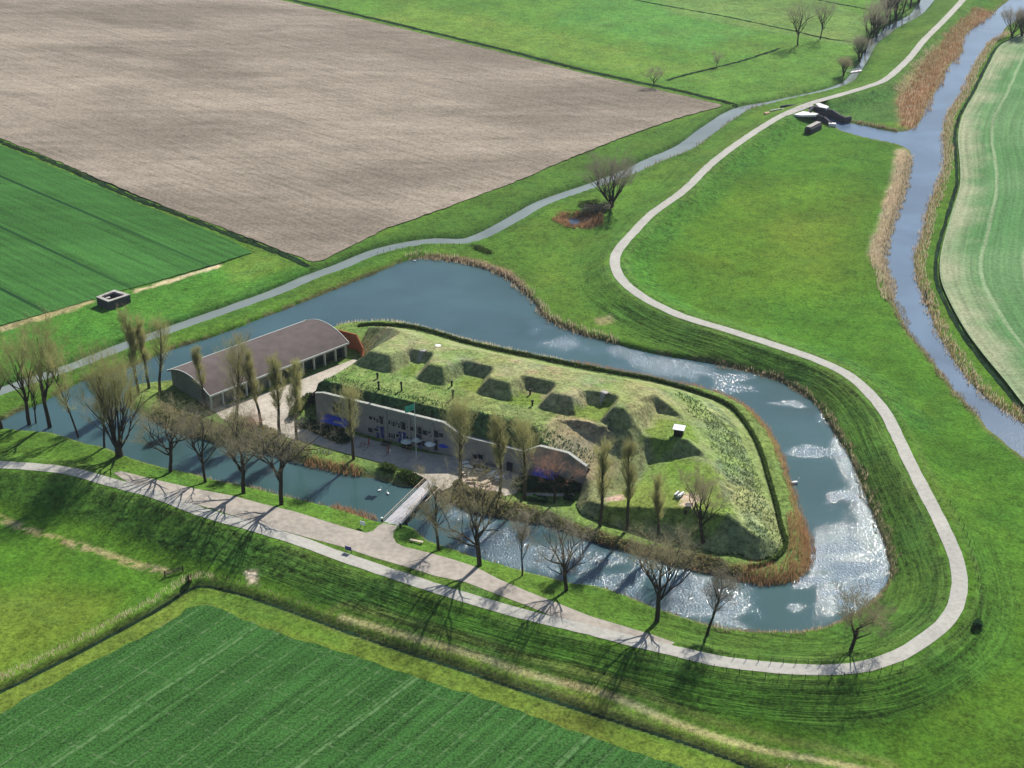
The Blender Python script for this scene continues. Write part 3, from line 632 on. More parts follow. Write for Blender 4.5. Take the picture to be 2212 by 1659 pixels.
def opening(name, u, v, wd, ht, mat, frame=None, sill=False):
    if name == 'window': wd *= 1.2; ht *= 1.15
    s, zc = on_facade(u, v); m = MB(); c = FW(s, -.06); m.box((c[0] - FA[0], c[1] - FA[1], zc - 1.2), (wd, .16, ht), F_ROT)
    o = m.build(name, mat, fort)
    if frame:
        m = MB()
        for ds, dz, a, b3 in ((-wd/2, 0, .1, ht + .1), (wd/2, 0, .1, ht + .1), (0, ht/2, wd + .1, .1), (0, -ht/2, wd + .14, .12)):
            c = FW(s + ds, -.13); m.box((c[0] - FA[0], c[1] - FA[1], zc + dz - 1.2), (a, .1, b3), F_ROT)
        m.build("frame", frame, o)
    return o
def W4(x, y): return (797.6 + x / 9.36, 844.9 + y / 9.36)
for x, y, a, h in [(35,535,.8,.8),(125,555,.8,.8),(180,590,.9,1.0),(345,605,.7,.6),(430,630,.8,.9),(485,655,.9,1.1),(565,655,.6,.6),(612,690,.7,1.2),(795,720,.7,.6),(865,750,.9,1.0),(960,780,.6,1.5),(1135,830,1.1,1.1),(1220,830,.7,.7),(1275,870,.7,1.3),(1460,885,.9,1.0)]:
    opening("window", *W4(x, y), a, h, M['window'], M['brick'] if a < .7 else M['concrete'])
for x, y, a, h in [(245,580,.95,1.7),(690,695,1.2,1.7),(1020,790,1.1,1.6),(1350,860,1.2,1.6)]:
    opening("window", *W4(x, y), a, h, M['window'], M['concrete'])
for x, y, a, h in [(30,780,1.0,1.0),(150,775,.9,.7),(345,825,.8,.6),(440,890,1.0,1.2),(490,895,.9,1.2),(580,890,.7,.8),(790,940,.8,.9),(870,990,.9,1.2),(1130,1060,1.1,1.2),(1245,1085,.8,.9)]:
    opening("window", *W4(x, y), a, h, M['window'], M['concrete'])
for x, y in [(192,830),(262,830),(630,930),(705,940)]:
    opening("door", *W4(x, y), .9, 2.6, M['bluepaint'])
for x, y in [(228,835),(665,940)]:
    opening("door", *W4(x, y), .55, 2.5, M['white'])
for x, y, a, h in [(1010,985,1.5,2.9),(1335,1080,1.5,2.8)]:
    opening("door", *W4(x, y), a, h, M['window'], M['concrete'])
def W3(x, y): return (1004.4 + x / 5.349, 768 + y / 5.349)
for x, y in [(120,1165),(185,1165),(385,1215)]: opening("window", *W3(x, y), 1.1, 1.1, M['window'], M['concrete'])
opening("door", *W3(520, 1290), 1.6, 2.6, M['window'], M['concrete'])
s_, z_ = on_facade(532 + 1850/9.36, 857 + 215/9.36); opening("window", 532 + 1850/9.36, 857 + 215/9.36, 2.0, 2.4, M['window'], M['concrete'])

# earthwork: height field in the fort frame
BASE = np.array(PP([(655,866),(700,838),(740,812),(776,790),(785,772),(783,752),(770,727),(764,714),(800,707),(880,712),(940,726),(1000,744),(1080,764),(1160,779),(1240,797),(1320,812),(1400,825),(1470,842),(1540,865),(1574,884),(1603,914),(1626,950),(1643,990),(1656,1035),(1673,1095),(1683,1140),(1692,1172),(1684,1190),(1668,1206),(1640,1214),(1593,1200),(1557,1199),(1481,1180),(1421,1166),(1350,1144),(1301,1132),(1250,1110),(1240,1088),(1255,1072),(1262,1052),(1240,1040),(1100,1000),(900,950),(760,905),(690,880)], 1.2))
FL_ = 10.4
T_FRONT = 11.6
ms = np.arange(-12, 104, .36); mt = np.arange(-30, 62, .36); SS, TT = np.meshgrid(ms, mt); s = SS.ravel(); t = TT.ravel()
x = FA[0] + FE[0] * s + FN[0] * t; y = FA[1] + FE[1] * s + FN[1] * t
wn = (fbm(x, y, 2.2, 2) - .5)
db = -sdf(x, y, BASE, 60)
left = np.array(PP([(655,866),(700,838),(740,812),(776,790),(785,772),(783,752),(770,727),(764,714)], 1.2)); dl = pdist(x, y, left, False, 40)
front = np.array(PP([(1692,1172),(1684,1190),(1668,1206),(1640,1214),(1593,1200),(1557,1199),(1481,1180),(1421,1166),(1350,1144),(1301,1132),(1250,1110),(1240,1088)], 1.2)); dfr = pdist(x, y, front, False, 40)
in_f = (s > -1) & (s < SE + .3) & (t > 0) & (t < 12)
dh = np.where(in_f, np.maximum(db, 0), db)
back = np.array(PP([(764,714),(800,707),(880,712),(940,726),(1000,744),(1080,764),(1160,779),(1240,797),(1320,812),(1400,825),(1470,842),(1540,865),(1574,884),(1603,914),(1626,950),(1643,990),(1656,1035),(1673,1095),(1683,1140),(1692,1172)], 1.2)); dbk = pdist(x, y, back, False, 60)
h = 1.25 + np.minimum(np.minimum(dbk * .52, 40), 40)
h = np.minimum(h, 1.25 + dl * .95); h = np.minimum(h, 1.25 + dfr * 1.05)
dwe = pdist(x, y, np.array(PP([(1238,1090),(1250,1080),(1258,1066),(1262,1048)], 1.2)), False, 30); h = np.where(~((s < SE) & (t > 0)), np.minimum(h, 1.25 + dwe * .62 + np.maximum(dwe - 9, 0) * 1.5), h)
top = 13.3 - .13 * np.maximum(t - T_FRONT - 3.5, 0)
h = np.minimum(h, top)
h = np.minimum(h, FL_ + np.maximum(t - T_FRONT, 0) * 1.1 + np.maximum(s - 74, 0) * 1.0)
def carve(h, uv, fl, k=.78):
    d = sdf(x, y, np.array(PP(uv, fl)), 22); return np.minimum(h, fl + np.maximum(d, 0) * k)
HOL = [[(890,780),(920,784),(899,817),(853,803)], [(1006,806),(1047,816),(1027,849),(967,830)], [(1139,841),(1182,850),(1160,880),(1110,867)], [(1272,873),(1316,879),(1296,910),(1247,897)]]
for q in HOL: h = carve(h, [q[0], q[1], q[2], (q[2][0] - 4, q[2][1] + 12), (q[3][0] - 4, q[3][1] + 12), q[3]], FL_, 1.2)
h = carve(h, [(1421,890),(1488,906),(1503,938),(1497,948),(1420,948),(1392,962),(1391,932)], 9.3, 1.1)
h = carve(h, [(1421,895),(1540,920),(1548,962),(1424,958),(1392,962)], 9.9, .6)
# raised tan knoll above the right wing
kn = sdf(x, y, np.array(PP([(1175,925),(1215,905),(1262,908),(1318,935),(1330,962),(1290,985),(1235,985),(1185,955)], 11.6)), 20)
knoll = np.where(s < SE + 14, 11.7 - np.maximum(kn, 0) * .6 + wn * .5, 0)
h = np.maximum(h, np.minimum(knoll, 1.25 + np.maximum(dfr, 0) * .9))
L1 = [(1406,994),(1505,997),(1540,1012),(1562,1050),(1590,1124),(1513,1122),(1436,1105),(1379,1089),(1296,1088),(1290,1070),(1330,1045),(1380,1020)]
sL0 = to_st(*P(1262, 1082, 3.6))[0]; sL1 = to_st(*P(1530, 1110, 6.4))[0]
tL = to_st(*P(1500, 1118, 6.0))[1]; L1z = 3.6 + 2.8 * ss(0, 1, (s - sL0) / (sL1 - sL0)) + .10 * np.clip(t - tL, 0, 20) * ss(66, 76, s)
dL1 = np.maximum(sdf(x, y, np.array(PP(L1, 6.0)), 22), 0); h = np.minimum(h, L1z + dL1 * 1.12)
dL2 = np.maximum(sdf(x, y, np.array(PP([(1255,1086),(1300,1088),(1379,1089),(1390,1045),(1330,1050),(1262,1070)], 4.2)), 26), 0); h = np.minimum(h, L1z + dL2 * np.where(dL2 < 22, .38, 1.5) + np.maximum(t - 8.5, 0) * 1.1)
# planted slope rising behind the facade
prof_s = np.array([p[0] for p in top_prof]); prof_z = np.array([p[1] for p in top_prof]); cp = np.interp(s, prof_s, prof_z)
ivy_line = cp - .05 + np.maximum(t - .8, 0) * 1.1
is_ivy = (s > -3) & (s < SE + 1.5) & (ivy_line < h + .3) & (t > .2)
h = np.where((s > -.5) & (s < SE + .5) & (t > 0), np.minimum(h, ivy_line), h)
e_l = -s; e_r = s - SE
h = np.where((s >= SE) & (s < SE + 9) & (t < 8), np.minimum(h, 5.6 + np.maximum(t, 0) * .8), h)
h = np.where((s <= -.5) & (t < 8), np.minimum(h, 1.2 + np.maximum(t + 3.0, 0) * .95), h)
h = np.where((db < 0) & ~in_f, .6, h)
h = h + np.where(h > 1.6, wn * .10 + (fbm(x, y, .9, 2) - .5) * .07, 0)
drop = (s > -.3) & (s < SE + .2) & (t < .85)
keep = (h > 1.0) & ~drop
C_G = np.array((.200, .238, .095)); C_OUT = np.array((.175, .215, .085)); C_FL = np.array((.12, .225, .028)); C_TAN = np.array((.30, .26, .15)); C_IVY = np.array((.045, .095, .032)); C_SL = np.array((.17, .17, .095))
tc = np.tile(C_G, (len(x), 1)); rg = np.full(len(x), .08)
def pt(mask, col, a=1.0):
    m = (np.clip(mask, 0, 1) * a)[:, None]; tc[:] = tc * (1 - m) + col * m
gxx = np.gradient(h.reshape(SS.shape), .36, axis=1).ravel(); gtt = np.gradient(h.reshape(SS.shape), .36, axis=0).ravel(); slope = np.hypot(gxx, gtt)
n_a = fbm(x, y, 9, 3); n_b = fbm(x + 50, y, 3, 2)
pt(ss(.45, .6, n_a) * (t > T_FRONT), np.array((.155, .225, .065)), .7)
pt(((np.abs(h - FL_) < .5) & (slope < .5)).astype(float), C_FL, .35)
pt(((t < T_FRONT) & (t > 2) & (s < 48)).astype(float) * ss(.4, .6, n_b), np.array((.10, .19, .04)), .6)
pt((slope > .6).astype(float), C_SL, .35)  # steep banks get a duller turf tint; shade put into their colour
pt(ss(.5, .7, n_b) * (t > T_FRONT) * (s < 62), C_TAN, .45)
pt(soft_s(x, y, np.array(PP([(1175,925),(1215,895),(1270,900),(1330,930),(1335,962),(1300,978),(1255,975),(1180,955)], 11)), 1.5), C_TAN, .65)
for q in HOL + [[(1421,890),(1488,906),(1503,938),(1420,948),(1391,932)]]: pt(soft_s(x, y, np.array(PP(q, FL_)), .6), np.array((.13, .20, .035)), .9)
pt(soft_s(x, y, np.array(PP(L1, 6.4)), 1.0), np.array((.155, .235, .04)), .85)
pt(soft_s(x, y, np.array(PP([(1424,1000),(1500,1002),(1520,1050),(1450,1050)], 6.4)), 2.0), C_FL, .8)
pt(soft_s(x, y, np.array(PP([(1268,1072),(1280,1069),(1340,1074),(1380,1087),(1300,1088),(1272,1086)], 3.7)), .5), np.array((.50, .36, .26)), .85)
pt(soft_s(x, y, np.array(PP([(1480,1072),(1500,1078),(1500,1098),(1475,1092)], 6.4)), .8), np.array((.55, .45, .33)), .8)
eastm = ss(6, 3, dbk * (t > 5)) * 0
er = ((dbk > 3) & (dbk < 11) & (s > 66)).astype(float); pt(er * ss(.42, .55, n_b), np.array((.115, .155, .075)), .7); rg = np.where(er > 0, .9, rg)
rg = np.where(slope > .55, .4, rg)
pt(is_ivy.astype(float), C_IVY, .95); rg = np.where(is_ivy, 1.0, rg)
ii = np.arange(len(x)).reshape(SS.shape); q = np.stack([ii[:-1, :-1], ii[:-1, 1:], ii[1:, 1:], ii[1:, :-1]], -1).reshape(-1, 4); q = q[keep[q].all(1)]
un, inv = np.unique(q, return_inverse=True); q = inv.reshape(-1, 4)
mound_z = h.reshape(SS.shape)
def hm(xx, yy):
    s0, t0 = to_st(xx, yy); i = int((s0 - ms[0]) / .36); j = int((t0 - mt[0]) / .36)
    if 0 <= i < len(ms) and 0 <= j < len(mt): return max(float(mound_z[j, i]), 1.2)
    return float(hz(xx, yy))
mesh_np("earth_mound", np.stack([x[un] - FA[0], y[un] - FA[1], h[un] - 1.2], 1), q, M['ground'], fort, attrs=dict(tint=tc[un], rough=rg[un], stripe=np.zeros(len(un)), dk=np.zeros(len(un)), along=np.zeros(len(un))), smooth_shade=True)
def atm(u, v, z0=9.0):
    zz = z0
    for _ in range(14):
        xx, yy = P(u, v, zz); zz = .6 * zz + .4 * hm(xx, yy)
    xx, yy = P(u, v, zz); return (xx, yy, hm(xx, yy))

# ---------------------------------------------------------------- leaf / blade scatter
def blades(name, pts, zb, ht, wd, mat, lean=.25, seed=1, n_per=1, parent=None):
    """one thin upright triangle per point"""
    r = np.random.default_rng(seed); pts = np.repeat(np.asarray(pts), n_per, 0); zb = np.repeat(np.asarray(zb), n_per)
    if n_per > 1: pts = pts + (r.random(pts.shape) - .5) * .3
    n = len(pts); a = r.random(n) * 2 * np.pi; hh = ht * (.6 + .6 * r.random(n)); ww = wd * (.6 + .8 * r.random(n)) / 2
    lx = (r.random(n) - .5) * 2 * lean * hh; ly = (r.random(n) - .5) * 2 * lean * hh
    A = np.stack([pts[:, 0] + np.cos(a) * ww, pts[:, 1] + np.sin(a) * ww, zb - .1], 1)
    B = np.stack([pts[:, 0] - np.cos(a) * ww, pts[:, 1] - np.sin(a) * ww, zb - .1], 1)
    C = np.stack([pts[:, 0] + lx, pts[:, 1] + ly, zb + hh], 1)
    V = np.stack([A, B, C], 1).reshape(-1, 3); return mesh_np(name, V, np.arange(3 * n).reshape(-1, 3), mat, parent)
def scatter(cond, bbox, n, seed):
    r = np.random.default_rng(seed); xx = bbox[0] + r.random(n) * (bbox[2] - bbox[0]); yy = bbox[1] + r.random(n) * (bbox[3] - bbox[1])
    m = cond(xx, yy); return np.stack([xx[m], yy[m]], 1)
def bb(a, p=0): a = np.asarray(a); return (a[:, 0].min() - p, a[:, 1].min() - p, a[:, 0].max() + p, a[:, 1].max() + p)
def reeds(name, cond, bbox, n, ht, wd, mat, seed, lean=.2, zf=None):
    p = scatter(cond, bbox, n, seed); zz = np.maximum(hz(p[:, 0], p[:, 1]), -.1) if zf is None else zf(p[:, 0], p[:, 1])
    return tag(blades(name, p, zz, ht, wd, mat, lean, seed), kind='stuff')
def near_line(line, w, nz=1.0):
    L = np.array(line)
    return lambda a, b_: pdist(a, b_, L, rng=w + 3) + (fbm(a, b_, 3, 2) - .5) * nz * 2 < w
isle_r = np.array(PP([(1240,785),(1320,800),(1400,817),(1475,833),(1540,848),(1607,881),(1648,920),(1672,955),(1688,994),(1705,1045),(1718,1096),(1728,1120),(1737,1156),(1744,1187),(1741,1210),(1730,1232),(1710,1248),(1680,1255),(1640,1254),(1600,1247)], 0))
reeds("reed_bed", lambda a, b_: (near_line(isle_r, 1.0, .6)(a, b_)) , bb(isle_r, 4), 70000, 1.1, .08, M['reed'], 11)
corner_r = np.array(PP([(1722,1130),(1736,1180),(1728,1225),(1700,1246),(1650,1250),(1610,1245)], 0))
reeds("reed_bed", near_line(corner_r, 2.3, .7), bb(corner_r, 5), 9000, 1.4, .10, M['reed'], 12)
isle_b = np.array(PP([(735,707),(770,700),(830,697),(880,703),(940,717),(1000,735),(1080,753),(1160,771),(1240,788)], 0))
reeds("shore_reeds", near_line(isle_b, .8, .5), bb(isle_b, 3), 14000, .9, .12, M['reed_tan'], 13)
low_r = np.array(PP([(1285,1166),(1330,1180),(1400,1199),(1470,1222),(1540,1238)], 0)); reeds("shore_reeds", near_line(low_r, .9, .9), bb(low_r, 4), 5000, 1.2, .14, M['reed'], 14)
pl = np.array(PP([(672,1004),(700,1010),(743,1019),(770,1025)], 0)); reeds("shore_reeds", near_line(pl, 1.3, .6), bb(pl, 4), 2600, 1.2, .15, M['reed'], 15)
pl = np.array(PP([(728,1100),(750,1107),(775,1114),(800,1124)], 0)); reeds("reed_bed", near_line(pl, 1.1, .5), bb(pl, 4), 2600, 1.2, .15, M['reed'], 16)
pl = np.array(PP([(885,560),(905,556),(940,559),(990,566),(1040,577),(1090,597),(1130,626),(1157,655),(1176,683),(1212,703),(1260,722),(1330,742)], 0)); reeds("shore_reeds", near_line(pl, 1.4, 1.2), bb(pl, 5), 16000, 1.2, .18, M['reed_tan'], 17)
reeds("bank_scrub", lambda a, b_: near_line(pl, 1.2, 1.4)(a, b_), bb(pl, 5), 7000, 1.0, .2, M['reed_dark'], 18)
pl2 = np.array(PP([(1555,790),(1624,804),(1674,818),(1734,848),(1772,882),(1797,920),(1827,967),(1857,1024),(1880,1085),(1893,1120),(1911,1164),(1922,1200),(1928,1240),(1918,1270),(1890,1300),(1850,1330),(1800,1353),(1725,1370),(1674,1371),(1607,1368),(1540,1357)], 0))
reeds("bank_scrub", near_line(pl2, 1.0, 1.2), bb(pl2, 5), 50000, .7, .12, M['reed_dark'], 19)
reeds("shore_reeds", near_line(pl2, .7, .9), bb(pl2, 5), 18000, .8, .15, M['reed_tan'], 20)
pl3 = np.array(PP([(402,1020),(469,1040),(536,1053),(619,1074),(730,1101)], 0)); pl4 = np.array(PP([(900,1148),(926,1172),(973,1188),(1060,1216),(1140,1239),(1234,1262),(1308,1275),(1408,1312),(1477,1337),(1540,1356)], 0))
for k, pp_ in enumerate((pl3, pl4)): reeds("bank_scrub", near_line(pp_, .45, .7), bb(pp_, 4), 9000, .8, .14, M['reed_dark'], 21 + k); reeds("shore_reeds", near_line(pp_, .35, .6), bb(pp_, 4), 5000, .8, .12, M['reed_tan'], 31 + k)
rd = np.array(PP([(1936,200),(1975,150),(2045,80),(2110,18),(2146,28),(2086,77),(2079,114),(2049,147),(2032,181),(2012,214),(1992,254),(1978,278),(1945,277)], .3))
rdl = np.array(PP([(2143,30),(2083,77),(2076,114),(2046,147),(2029,181),(2009,214),(1989,254),(1972,276)], .3))
reeds('reed_bed', lambda a, b_: (sdf(a, b_, rd, 10) + (fbm(a, b_, 5, 2) - .5) * 5 < 0) & (pdist(a, b_, rdl, rng=30) < 7 + 5 * fbm(a, b_, 4, 2)), bb(rd, 3), 42000, 1.8, .18, M['reed'], 41)
reeds('dry_grass', lambda a, b_: (sdf(a, b_, rd, 10) + (fbm(a, b_, 5, 2) - .5) * 7 < 0) & (fbm(a, b_, 3, 2) > .42), bb(rd, 3), 36000, 1.1, .18, M['reed_tan'], 40)
pl = np.array(PP([(1968,345),(1960,378),(1955,410),(1938,450),(1922,502),(1909,553),(1916,590),(1928,642),(1945,684),(1972,731),(2011,779),(2045,826),(2071,860),(2112,899)], .1)); pz = lambda w: (lambda a, b_: near_line(pl, w, 1.2)(a, b_))
reeds("reed_bed", near_line(np.array(PP([(1957,330),(1957,345),(1948,380),(1942,410),(1927,450),(1911,502),(1898,553),(1906,590),(1920,642)], .1)), 2.3, .8), bb(pl, 4), 60000, 1.2, .16, M['reed_tan'], 42)
reeds("bank_scrub", pz(1.2), bb(pl, 4), 60000, .8, .15, M['reed_dark'], 43); reeds("shore_reeds", pz(.8), bb(pl, 4), 34000, .8, .13, M['reed_tan'], 44)
prr = np.array(PP([(2175,72),(2138,96),(2124,122),(2104,152),(2094,182),(2074,216),(2053,249),(2043,296),(2045,336),(2043,363),(2027,410),(2011,453),(2000,502),(1984,554),(1987,600),(2001,640),(2011,663),(2031,716),(2064,769),(2098,819),(2141,862),(2182,889),(2216,912)], .1))
reeds("reed_bed", near_line(prr, 2.0, .8), bb(prr, 5), 140000, 1.3, .17, M['reed_tan'], 45); reeds("bank_scrub", near_line(prr, 1.6, 1.4), bb(prr, 5), 80000, 1.1, .17, M['reed'], 46)
pn = np.array(PP([(1842,263),(1892,274),(1935,283)], .1)); reeds("bank_scrub", near_line(pn, .9, .6), bb(pn, 3), 2500, 1.0, .25, M['reed_dark'], 47)
pp_ = np.array(PP([(1205,478),(1225,490),(1258,492),(1290,482),(1290,470),(1250,464),(1215,467)], .5)); reeds("pond_reeds", near_line(pp_, 1.8, .5), bb(pp_, 4), 3200, 1.1, .22, M['reed'], 48)
for side, sd_, mt_, n_ in ((1.6, 51, 'reed_tan', 26000), (0, 52, 'reed_dark', 22000)):
    dd = np.gradient(d_F, axis=0); dd /= np.linalg.norm(dd, axis=1)[:, None]; off = d_F + np.stack([-dd[:, 1], dd[:, 0]], 1) * (.1 + side * .35)
    sel = off[off[:, 0] < P(460, 1270, -1.6)[0]] if mt_ == 'reed_tan' else off[off[:, 0] > P(415, 1270, -1.6)[0]]
    reeds("ditch_reeds", near_line(sel, .8, .5), bb(sel, 3), n_, .8, .08, M[mt_], sd_)
sel = d_F[d_F[:, 0] > P(415, 1270, -1.6)[0]]; dd = np.gradient(sel, axis=0); dd /= np.linalg.norm(dd, axis=1)[:, None]; o3 = sel + np.stack([-dd[:, 1], dd[:, 0]], 1) * .9
reeds("ditch_reeds", near_line(o3, .5, .5), bb(o3, 3), 5000, .5, .08, M['reed_tan'], 53)
dd = np.gradient(CANAL[:, :2], axis=0); dd /= np.linalg.norm(dd, axis=1)[:, None]; nn_ = np.stack([-dd[:, 1], dd[:, 0]], 1)
cn = CANAL[:, :2] + nn_ * (CANAL[:, 2:3] / 2 + .6); cn2 = CANAL[:, :2] - nn_ * (CANAL[:, 2:3] / 2 + .4)
reeds("bank_scrub", near_line(cn, .45, .5), bb(cn[(cn[:, 1] < 560)], 3), 60000, .7, .2, M['leafdark'], 54)
sel = cn2[(cn2[:, 0] > P(1340, 380)[0]) & (cn2[:, 0] < P(1640, 230)[0])]; reeds("bank_scrub", near_line(sel, 1.2, 1.5), bb(sel, 3), 5000, 1.2, .3, M['reed_dark'], 55)
for k, ln in enumerate((d_A, d_B)):
    l2 = smooth(ln, 3.0); reeds("ditch_grass", near_line(l2, .9, .5), bb(l2[(np.abs(l2[:, 0]) < 330) & (l2[:, 1] < 720)], 2), 120000, .6, .3, M['leafdark'], 56 + k)
# rough tussocks on the mound and the dike
def zm(a, b_): return np.array([hm(p, q_) for p, q_ in zip(a, b_)])
er_l = np.array(PP([(1490,900),(1550,940),(1590,1000),(1615,1060),(1640,1120),(1660,1160)], 4)); p_ = scatter(near_line(er_l, 3.6, 2.0), bb(er_l, 7), 6000, 61); tag(blades("rough_grass", p_, zm(p_[:, 0], p_[:, 1]), .3, .28, M['tuft'], .6, 61), kind='stuff')
ivp = scatter(lambda a, b_: ((to_st(a, b_)[0] > 0) & (to_st(a, b_)[0] < SE) & (to_st(a, b_)[1] > 1.2) & (to_st(a, b_)[1] < 5.2)), bb(np.array([FA, FB, FA + FN * 8, FB + FN * 8]), 1), 18000, 62)
zz = zm(ivp[:, 0], ivp[:, 1]); tag(blades("ground_ivy", ivp, zz, .34, .3, M['leaf'], .6, 62), kind='stuff')
tfp = scatter(lambda a, b_: ((to_st(a, b_)[0] > 0) & (to_st(a, b_)[0] < 58) & (to_st(a, b_)[1] > 5) & (to_st(a, b_)[1] < 11) & (fbm(a, b_, 2.5, 2) > .5)), bb(np.array([FA, FB, FA + FN * 13, FB + FN * 13]), 1), 6000, 63)
tag(blades("rough_grass", tfp, zm(tfp[:, 0], tfp[:, 1]), .22, .25, M['tuft'], .7, 63), kind='stuff')

def near_dike(a, b_):
    d_ = pdist(a, b_, ROAD, rng=16); return (d_ > 2.6) & (d_ < 11) & (sdf(a, b_, MOAT, 6) > 1.0) & (sdf(a, b_, TRACK, 4) > .4) & (fbm(a, b_, 2.2, 2) > .46)
pn_ = scatter(near_dike, (-85, 150, 118, 300), 170000, 64); tag(blades("grass_tussocks", pn_, hz(pn_[:, 0], pn_[:, 1]), .20, .16, M['tuft'], .8, 64), kind='stuff')
def hedge(name, pts, w, h_, n, mat, seed, label, cat="hedge", zf=None, group=None):
    L = np.array(pts); c = L.mean(0); r = np.random.default_rng(seed); seg = np.linalg.norm(np.diff(L, axis=0), axis=1); cs = np.concatenate([[0], np.cumsum(seg)])
    u = r.random(n) * cs[-1]; px = np.interp(u, cs, L[:, 0]); py = np.interp(u, cs, L[:, 1]); a = r.random(n) * 2 * np.pi; q_ = np.sqrt(r.random(n)) * w / 2
    lump = .65 + .6 * fbm(px, py, 1.8, 2); zt = r.random(n) ** .6 * h_ * lump; q_ = q_ * (1 - .35 * (zt / (h_ * 1.2)) ** 2)
    px = px + np.cos(a) * q_; py = py + np.sin(a) * q_
    zg = hz(px, py) if zf is None else zf(px, py)
    z0 = float(np.min(zg)); cen = np.stack([px - c[0], py - c[1], zg + zt - z0], 1); s_ = .16 + .14 * r.random(n)
    d1 = r.normal(size=(n, 3)); d1 /= np.linalg.norm(d1, axis=1)[:, None]; d2 = np.cross(d1, r.normal(size=(n, 3))); d2 /= np.linalg.norm(d2, axis=1)[:, None]
    V = np.stack([cen + d1 * s_[:, None], cen - d1 * (s_ * .5)[:, None] + d2 * (s_ * .8)[:, None], cen - d1 * (s_ * .5)[:, None] - d2 * (s_ * .8)[:, None]], 1).reshape(-1, 3)
    o = mesh_np(name, V, np.arange(3 * n).reshape(-1, 3), mat, loc=(c[0], c[1], z0)); return tag(o, label, cat, group)
hp = smooth(PP([(775,706),(800,703),(880,707),(940,721),(1000,739),(1080,758),(1160,774),(1240,791),(1320,806),(1400,820),(1474,839),(1540,862),(1578,880),(1606,910),(1630,947),(1647,988),(1660,1033),(1677,1093),(1687,1138),(1699,1177),(1692,1193),(1674,1213),(1641,1225),(1617,1229)], 1.0), 2.0)
hedge("boundary_hedge", hp, .85, .65, 18000, M['leafdark'], 71, "long low dark green hedge curving round the back of the fort mound")
hedge("clipped_hedge", [P(655,915,1.2), P(690,930,1.2), P(725,946,1.2), P(745,954,1.2)], 3.4, 1.1, 8000, M['leaf'], 72, "dark evergreen hedge in shade between the pale path and the left wing of the fort")
hedge("clipped_hedge", [P(1125,1053,1.2), P(1170,1052,1.2), P(1215,1054,1.2), P(1243,1056,1.2)], 4.6, 1.7, 8000, M['leaf'], 73, "dark evergreen shrubbery in front of the right wing of the fort")
hedge("evergreen_bush", [P(828,1012,1.0), P(850,1020,1.0)], 2.6, 1.0, 700, M['leafdark'], 74, "dark green bush on the island bank left of the bridge, farther from it", "bush")
hedge("evergreen_bush", [P(868,1026,1.0), P(905,1040,.8)], 3.0, 1.0, 1000, M['leafdark'], 75, "dark green bush on the island bank touching the left side of the bridge", "bush")
hedge("clipped_hedge", [P(1150,1080,1.2), P(1178,1084,1.2)], 1.4, 1.2, 900, M['leaf'], 76, "short dark clipped hedge beside the garden path south of the right wing")
hedge("clipped_hedge", [P(1222,1078,1.2), P(1236,1082,1.2)], 1.2, 1.1, 500, M['leaf'], 77, "small dark clump at the right end of the garden path by the sandy terrace")
hedge("creeper_bush", [P(632,905,1.2), P(650,880,1.2), P(672,862,1.2)], 2.4, 1.6, 2500, M['leafdark'], 78, "green bushy edge between the paved apron and the left end of the fort", "bush")
hedge("poolside_scrub", [P(1262,462,.9), P(1290,458,.9), P(1312,452,.9)], 4.5, 2.2, 1800, M['twig_grey'], 79, "grey thorny scrub between the little pond and the round willow", "bush")
hedge("dark_bush", [P(1255,445,.9), P(1290,440,.9)], 3.0, 1.2, 700, M['leafdark'], 80, "low dark green bush behind the little pond", "bush")
hedge("canal_bush", [P(1025,533,.9), P(1060,548,.9)], 2.6, .7, 500, M['leafdark'], 81, "low dark bush between the narrow canal and the north bank of the moat", "bush")
# scrub thicket along the lower shore of the island
def thicket(pts, w, h_, n, seed):
    o = hedge("scrub_thicket", pts, w, h_, n, M['shrub'], seed, None, None); del_ = [k for k in ("label", "category") if k in o]
    for k in del_: del o[k]
    return tag(o, kind='stuff')
thicket(PP([(345,890),(380,908),(430,925),(490,940),(560,957),(620,972),(665,985)], .6), 5.0, 1.3, 5500, 82)
thicket(PP([(500,905),(560,930),(610,950)], 1.0), 3.0, 1.0, 1800, 83)
thicket(PP([(975,1068),(1010,1085),(1060,1100),(1110,1108),(1160,1118)], .6), 4.2, 1.2, 4200, 84)
thicket(PP([(1180,1118),(1220,1135),(1260,1150),(1320,1170),(1380,1185),(1440,1200),(1500,1218),(1560,1232),(1600,1238)], .6), 2.2, .9, 5000, 85)
thicket(PP([(1440,1196),(1500,1208),(1560,1222)], .9), 2.5, .8, 1800, 86)

# ---------------------------------------------------------------- long shed with the barrel roof
A0 = np.array(P(455, 853, 5)); A1 = np.array(P(748, 741, 5)); sh_e = (A1 - A0); SHL = np.linalg.norm(sh_e); sh_e /= SHL; sh_n = np.array((-sh_e[1], sh_e[0])); SHW = 16.4
shed = empty("storage_shed", (A0[0], A0[1], 1.2), math.atan2(sh_e[1], sh_e[0]), "long low shed with curved purple-grey roof at the left end of the island", "shed")
ZE, RISE = 3.7, 2.1
def arc(t): return ZE + RISE * (1 - (2 * t / SHW - 1) ** 2)
tt = np.linspace(-.3, SHW + .3, 25); mb = MB(); vs = []; fs = []
for i, t_ in enumerate(tt):
    zt = arc(np.clip(t_, 0, SHW)) - (abs(t_ - np.clip(t_, 0, SHW)) * .5)
    for xx in (-.5, SHL + .5):
        vs += [(xx, t_, zt + .28), (xx, t_, zt)]
for i in range(24):
    a = i * 4; b_ = a + 4; fs += [(a, a+2, b_+2, b_), (a+1, b_+1, b_+3, a+3), (a, b_, b_+1, a+1), (a+2, a+3, b_+3, b_+2)]
fs += [(0, 1, 3, 2), (96, 98, 99, 97)]
mb.add(vs, fs); ro_ = mb.build("roof", M['roof'], shed)
mb = MB()
